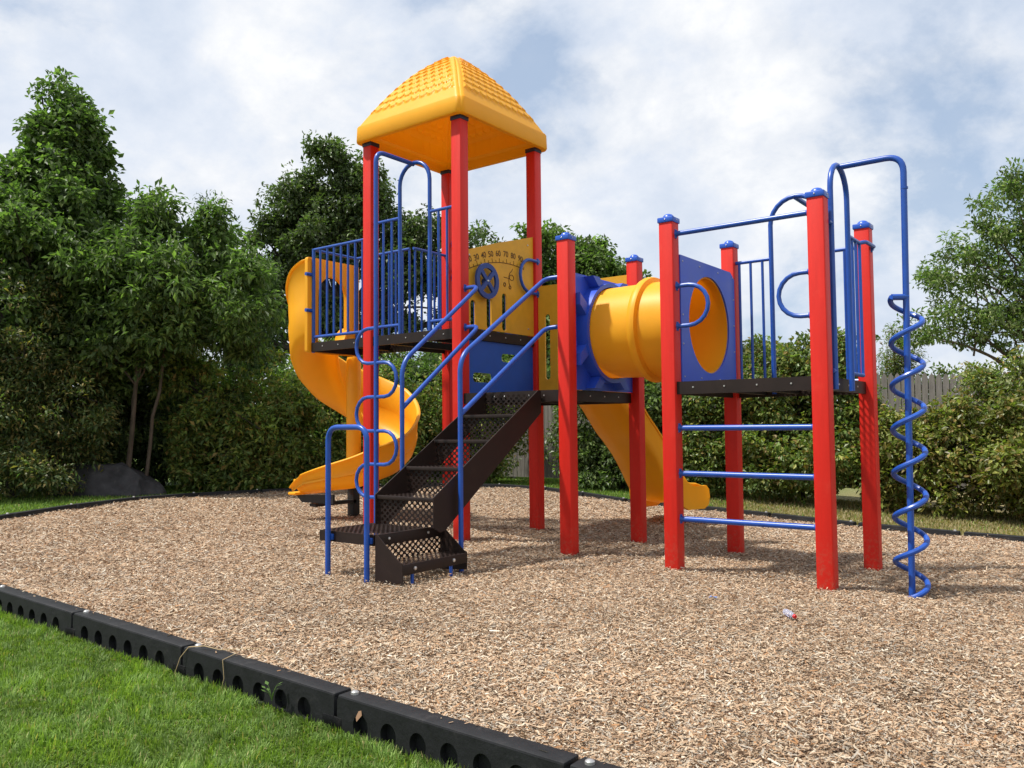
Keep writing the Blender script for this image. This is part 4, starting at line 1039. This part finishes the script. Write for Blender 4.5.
# ---- picket fence
WOOD = simple('weathered_grey_wood', (.20,.185,.165), .85, .15, .25, 5, .5, 40, (8,8,.8))
fa, fb = (-9.3,8.05), (8.5,8.55)
fr = empty('picket_fence', (fa[0], fa[1], gz(*fa))); tag(fr, 'weathered grey picket fence showing through and above the hedge', 'fence')
Lf = math.dist(fa, fb); ux_ = Vector(((fb[0]-fa[0])/Lf, (fb[1]-fa[1])/Lf, 0))
def fence_section(s0, s1):
    m = MB(); s = s0
    while s < s1-.05:
        w = .088; h = 2.06+random.uniform(-.015,.015)+gz(fa[0]+ux_.x*s, 8.3)-gz(*fa); y0 = ux_*s
        prof = [(0,0),(w,0),(w,h-.09),(w*.86,h-.045),(w*.5,h),(w*.14,h-.045),(0,h-.09)]
        m.plate(prof, [], .018, (y0.x, y0.y+random.uniform(-.003,.003), .02), (ux_.x,ux_.y,0), (0,0,1)); s += .102
    for z in (.35, 1.0, 1.65):
        a = ux_*s0; b_ = ux_*s1
        m.add([(a.x,a.y+.003,z),(b_.x,b_.y+.003,z),(b_.x,b_.y+.003,z+.08),(a.x,a.y+.003,z+.08),(a.x,a.y+.045,z),(b_.x,b_.y+.045,z),(b_.x,b_.y+.045,z+.08),(a.x,a.y+.045,z+.08)], [(0,1,2,3),(4,5,6,7),(0,1,5,4),(3,2,6,7)])
    return m.build('fence_section', WOOD, fr, 30)
s = 0
while s < Lf-1:
    fence_section(s, s+2.44)
    p = ux_*s; MB().box(p.x-.045, p.x+.045, p.y+.05, p.y+.14, -.3, 1.85, .006).build('fence_post', WOOD, fr); s += 2.44

# ---- boulder
ROCK = dusty(simple('grey_rock', (.055,.053,.056), .85, .2, .45, 4, 1.0, 16), (.12,.115,.11), .7, 9)
bm = bmesh.new(); bmesh.ops.create_icosphere(bm, subdivisions=5, radius=1)
for v in bm.verts:
    d = v.co.normalized(); r = 1.0
    for (nx, ny, nz, dd_) in ((.35,-.7,.55,.88),(-.5,-.7,.5,.90),(.85,-.35,.30,.90),(-.15,.1,.98,.78),(-.95,-.1,.3,.92),(.55,.1,.85,.80),(.1,.9,.4,.9)):
        c = d.dot(Vector((nx,ny,nz)).normalized())
        if c > .05: r = min(r, dd_/c)
    r *= 1+.035*math.sin(d.x*5+d.y*4+1)+.02*math.sin(d.x*9+d.y*7)+.015*math.sin(d.z*17+d.x*13)+.01*math.sin(d.y*29)
    v.co = d*r
    v.co = Vector((v.co.x*.95, v.co.y*.62, v.co.z*.64+.02))
br = MB().from_bm(bm).build('boulder', ROCK, None, 30); br.location = (-9.83,.75,gz(-9.8,.8)-.06); br.rotation_euler = (0,.1,math.radians(37))
tag(br, 'large dark grey boulder on the grass under the trees at left', 'boulder')

# ---- small things
STRAW = simple('dry_straw', (.42,.31,.17), .7, .2)
def tz_(x, y): return gz(x, y)+TZ+.235
m = MB(); g = tz_(.6,-4.000)
m.tube([(.35,-4.090,g-.13),(.38,-4.075,g-.04),(.42,-4.055,g+.012),(.50,-4.020,g+.022),(.60,-4.000,g+.014),(.72,-3.860,g+.010),(.80,-3.920,g+.012),(.92,-3.86,g+.006)], [.0013,.0018,.0024,.0024,.002,.002,.0017,.001], 6)
m.tube([(.70,-3.970,g+.01),(.72,-4.065,g+.0),(.74,-4.070,g-.08),(.73,-4.080,g-.14)], [.0018,.0018,.0015,.001], 6)
o = m.build('dry_straw', STRAW); tag(o, 'dry bent straw lying across the black border timber', 'straw')
WEED = simple('weed_leaf', (.07,.13,.025), .5, .3)
root = empty('weed', (1.14,-4.100,gz(1.14,-4.100)-.03)); tag(root, 'small green weed growing against the black border', 'weed')
st_m = MB(); lf = MB()
for i in range(9):
    a = random.uniform(0, 2*PI); L = random.uniform(.03,.085); e_ = Vector((math.cos(a)*L*.5, math.sin(a)*L*.35-.01, L)); st_m.tube([(0,0,0), e_*.5+Vector((0,0,.012)), e_], [.002,.0015,.001], 5)
    d = Vector((math.cos(a), math.sin(a)*.6, .35)).normalized()*random.uniform(.018,.034); sd = d.cross(Vector((0,0,1))).normalized()*d.length*.28
    lf.add([e_, e_+d*.5+sd, e_+d, e_+d*.5-sd], [(0,1,2,3)])
st_m.build('stem', WEED, root); lf.build('leaf', WEED, root)
# tall weed grasses along the timber
nW = 1800; x = rng.uniform(.3, 1.9, nW); y = -3.865-np.abs(rng.normal(0, .05, nW))
c = gcol(nW, .3)*1.1; blades('grass', 'longer untrimmed grass growing against the border', x, y, .07, c, .7, .0022)
# brown leaf in the timber hole
m = MB(); lx = 1.655; z = gz(lx,-4.100)+.0
m.add([(lx-.015,-4.070,z+.0),(lx,-4.080,z-.012),(lx+.015,-4.065,z+.012),(lx+.006,-4.060,z+.028),(lx-.01,-4.060,z+.022)], [(0,1,4),(1,2,3),(1,3,4)])
tag(m.build('dead_leaf', simple('dead_leaf', (.20,.12,.07), .7, .2)), 'brown dead leaf caught in a hole of the black border', 'leaf')
# litter: clear pouch with a red cap
bxp, byp = 2.40, -1.13; z0 = float(mulch_z(np.array([bxp]), np.array([byp]))[0])+.012
lt = empty('drink_bottle', (bxp, byp, z0), .4); tag(lt, 'small clear crushed plastic bottle with a red cap on the wood chips', 'bottle')
m, nt, b = new_mat('clear_plastic'); b.inputs['Base Color'].default_value = (.75,.78,.95,1); b.inputs['Roughness'].default_value = .15; b.inputs['Transmission Weight'].default_value = .75; b.inputs['IOR'].default_value = 1.3
CL = m
m = MB(); m.lathe([(.002,-.085),(.022,-.085),(.026,-.075),(.025,-.05),(.023,-.045),(.026,-.04),(.025,-.01),(.018,.012),(.011,.02),(.011,.03)], (0,0,.026), 20, 'x')
o = m.build('bottle_body', CL, lt)
m = MB(); m.lathe([(.0,.048),(.013,.048),(.015,.045),(.015,.028),(.011,.028)], (0,0,.026), 20, 'x'); m.build('bottle_cap', simple('red_cap', (.55,.012,.02), .35), lt); lt.rotation_euler = (0,.1,math.radians(-35)); lt.scale = (.8,.8,.8)
for (x, y, col, lab, rz) in ((1.80,-.95,(.16,.22,.42),'crumpled pale blue plastic scrap on the wood chips below the rung ladder',.4),(2.33,-1.02,(.5,.12,.12),'tiny red paper scrap beside the crushed bottle',1.1)):
    m = MB(); z = float(mulch_z(np.array([x]), np.array([y]))[0])+.014; s = .03 if rz < 1 else .012
    m.add([(x-s,y-s*.3,z),(x,y-s*.5,z+s*.5),(x+s,y-s*.2,z+.1*s),(x+s*.7,y+s*.5,z+s*.4),(x-.1*s,y+s*.4,z+s*.1),(x-s*.8,y+s*.5,z+s*.5)], [(0,1,4,5),(1,2,3,4)])
    tag(m.build('litter_scrap', simple('scrap', col, .4)), lab, 'scrap')

# ================================================================== LIGHT, SKY, CAMERA
scn.world = bpy.data.worlds.new('World'); w = scn.world; w.use_nodes = True; nt = w.node_tree
off = Vector((.50,.50,-1.42)).normalized()            # direction sunlight travels
sun_dir = -off; el = math.asin(sun_dir.z); az = math.atan2(sun_dir.x, sun_dir.y)
bg = nt.nodes['Background']
sky = nt.nodes.new('ShaderNodeTexSky'); sky.sky_type = 'NISHITA'; sky.sun_disc = False; sky.sun_elevation = el; sky.sun_rotation = az; sky.altitude = 50; sky.air_density = 1.0; sky.dust_density = 1.0
tc = N(nt, 'ShaderNodeTexCoord'); sp = N(nt, 'ShaderNodeSeparateXYZ'); nt.links.new(tc.outputs['Generated'], sp.inputs[0])
# clouds on a flat layer: direction divided by height
dz = N(nt, 'ShaderNodeMath', operation='MAXIMUM'); dz.inputs[1].default_value = .0; nt.links.new(sp.outputs['Z'], dz.inputs[0])
da = N(nt, 'ShaderNodeMath', operation='ADD'); da.inputs[1].default_value = .75; nt.links.new(dz.outputs[0], da.inputs[0])
dv = N(nt, 'ShaderNodeVectorMath', operation='DIVIDE'); cbv = N(nt, 'ShaderNodeCombineXYZ')
for i in range(3): nt.links.new(da.outputs[0], cbv.inputs[i])
nt.links.new(tc.outputs['Generated'], dv.inputs[0]); nt.links.new(cbv.outputs[0], dv.inputs[1])
mpw = N(nt, 'ShaderNodeMapping'); mpw.inputs['Location'].default_value = (1.3,4.4,0); nt.links.new(dv.outputs[0], mpw.inputs['Vector'])
c1 = N(nt, 'ShaderNodeTexNoise', Scale=3.0, Detail=10.0, Roughness=.60, Distortion=.15); nt.links.new(mpw.outputs[0], c1.inputs['Vector'])
c2 = N(nt, 'ShaderNodeTexNoise', Scale=5.5, Detail=10.0, Roughness=.60, Distortion=.1); nt.links.new(mpw.outputs[0], c2.inputs['Vector'])
mask = ramp(nt, c1.outputs['Fac'], [(.35,(.22,.22,.22)),(.45,(.80,.80,.80)),(.54,(1,1,1))])
ccol = ramp(nt, c2.outputs['Fac'], [(.33,(6.5,7.25,8.5)),(.46,(7.6,8.15,9.1)),(.55,(8.7,8.95,9.4)),(.66,(10.2,10.2,10.2))])
mx = N(nt, 'ShaderNodeMix', data_type='RGBA'); nt.links.new(mask, mx.inputs[0]); nt.links.new(ccol, mx.inputs[7])
# a paler, lifted blue between the clouds (thin haze)
hz = N(nt, 'ShaderNodeMix', data_type='RGBA'); hz.inputs[0].default_value = .45; hz.inputs[7].default_value = (5.2,7.0,9.6,1); nt.links.new(sky.outputs[0], hz.inputs[6]); nt.links.new(hz.outputs[2], mx.inputs[6])
nt.links.new(mx.outputs[2], bg.inputs['Color']); bg.inputs['Strength'].default_value = .085
L = bpy.data.lights.new('sun', 'SUN'); L.energy = 4.9; L.angle = math.radians(1.8); L.color = (1,.955,.89)
so = bpy.data.objects.new('sun', L); COL.objects.link(so); so.rotation_euler = off.to_track_quat('-Z', 'Y').to_euler(); so.location = (0,0,20)

# camera (solved from the post corners of the photograph)
f_, yaw, pitch, roll = 830.92, -.6484, .0505, -.009
cam = bpy.data.cameras.new('camera'); co = bpy.data.objects.new('camera', cam); COL.objects.link(co); scn.camera = co
cam.sensor_width = 36; cam.lens = f_/1024*36; cam.clip_end = 2000; cam.clip_start = .05
fw = Vector((math.sin(yaw)*math.cos(pitch), math.cos(yaw)*math.cos(pitch), math.sin(pitch)))
rt = Vector((math.cos(yaw), -math.sin(yaw), 0)); up = rt.cross(fw)
rt2 = rt*math.cos(roll)+up*math.sin(roll); up2 = -rt*math.sin(roll)+up*math.cos(roll)
M = Matrix((rt2, up2, -fw)).transposed().to_4x4(); M.translation = Vector((4.2031,-6.3938,1.1631)); co.matrix_world = M
vs_ = scn.view_settings; vs_.view_transform = 'Standard'; vs_.look = 'None'; vs_.exposure = .30; vs_.gamma = 1
scn.render.resolution_x = 1024; scn.render.resolution_y = 768
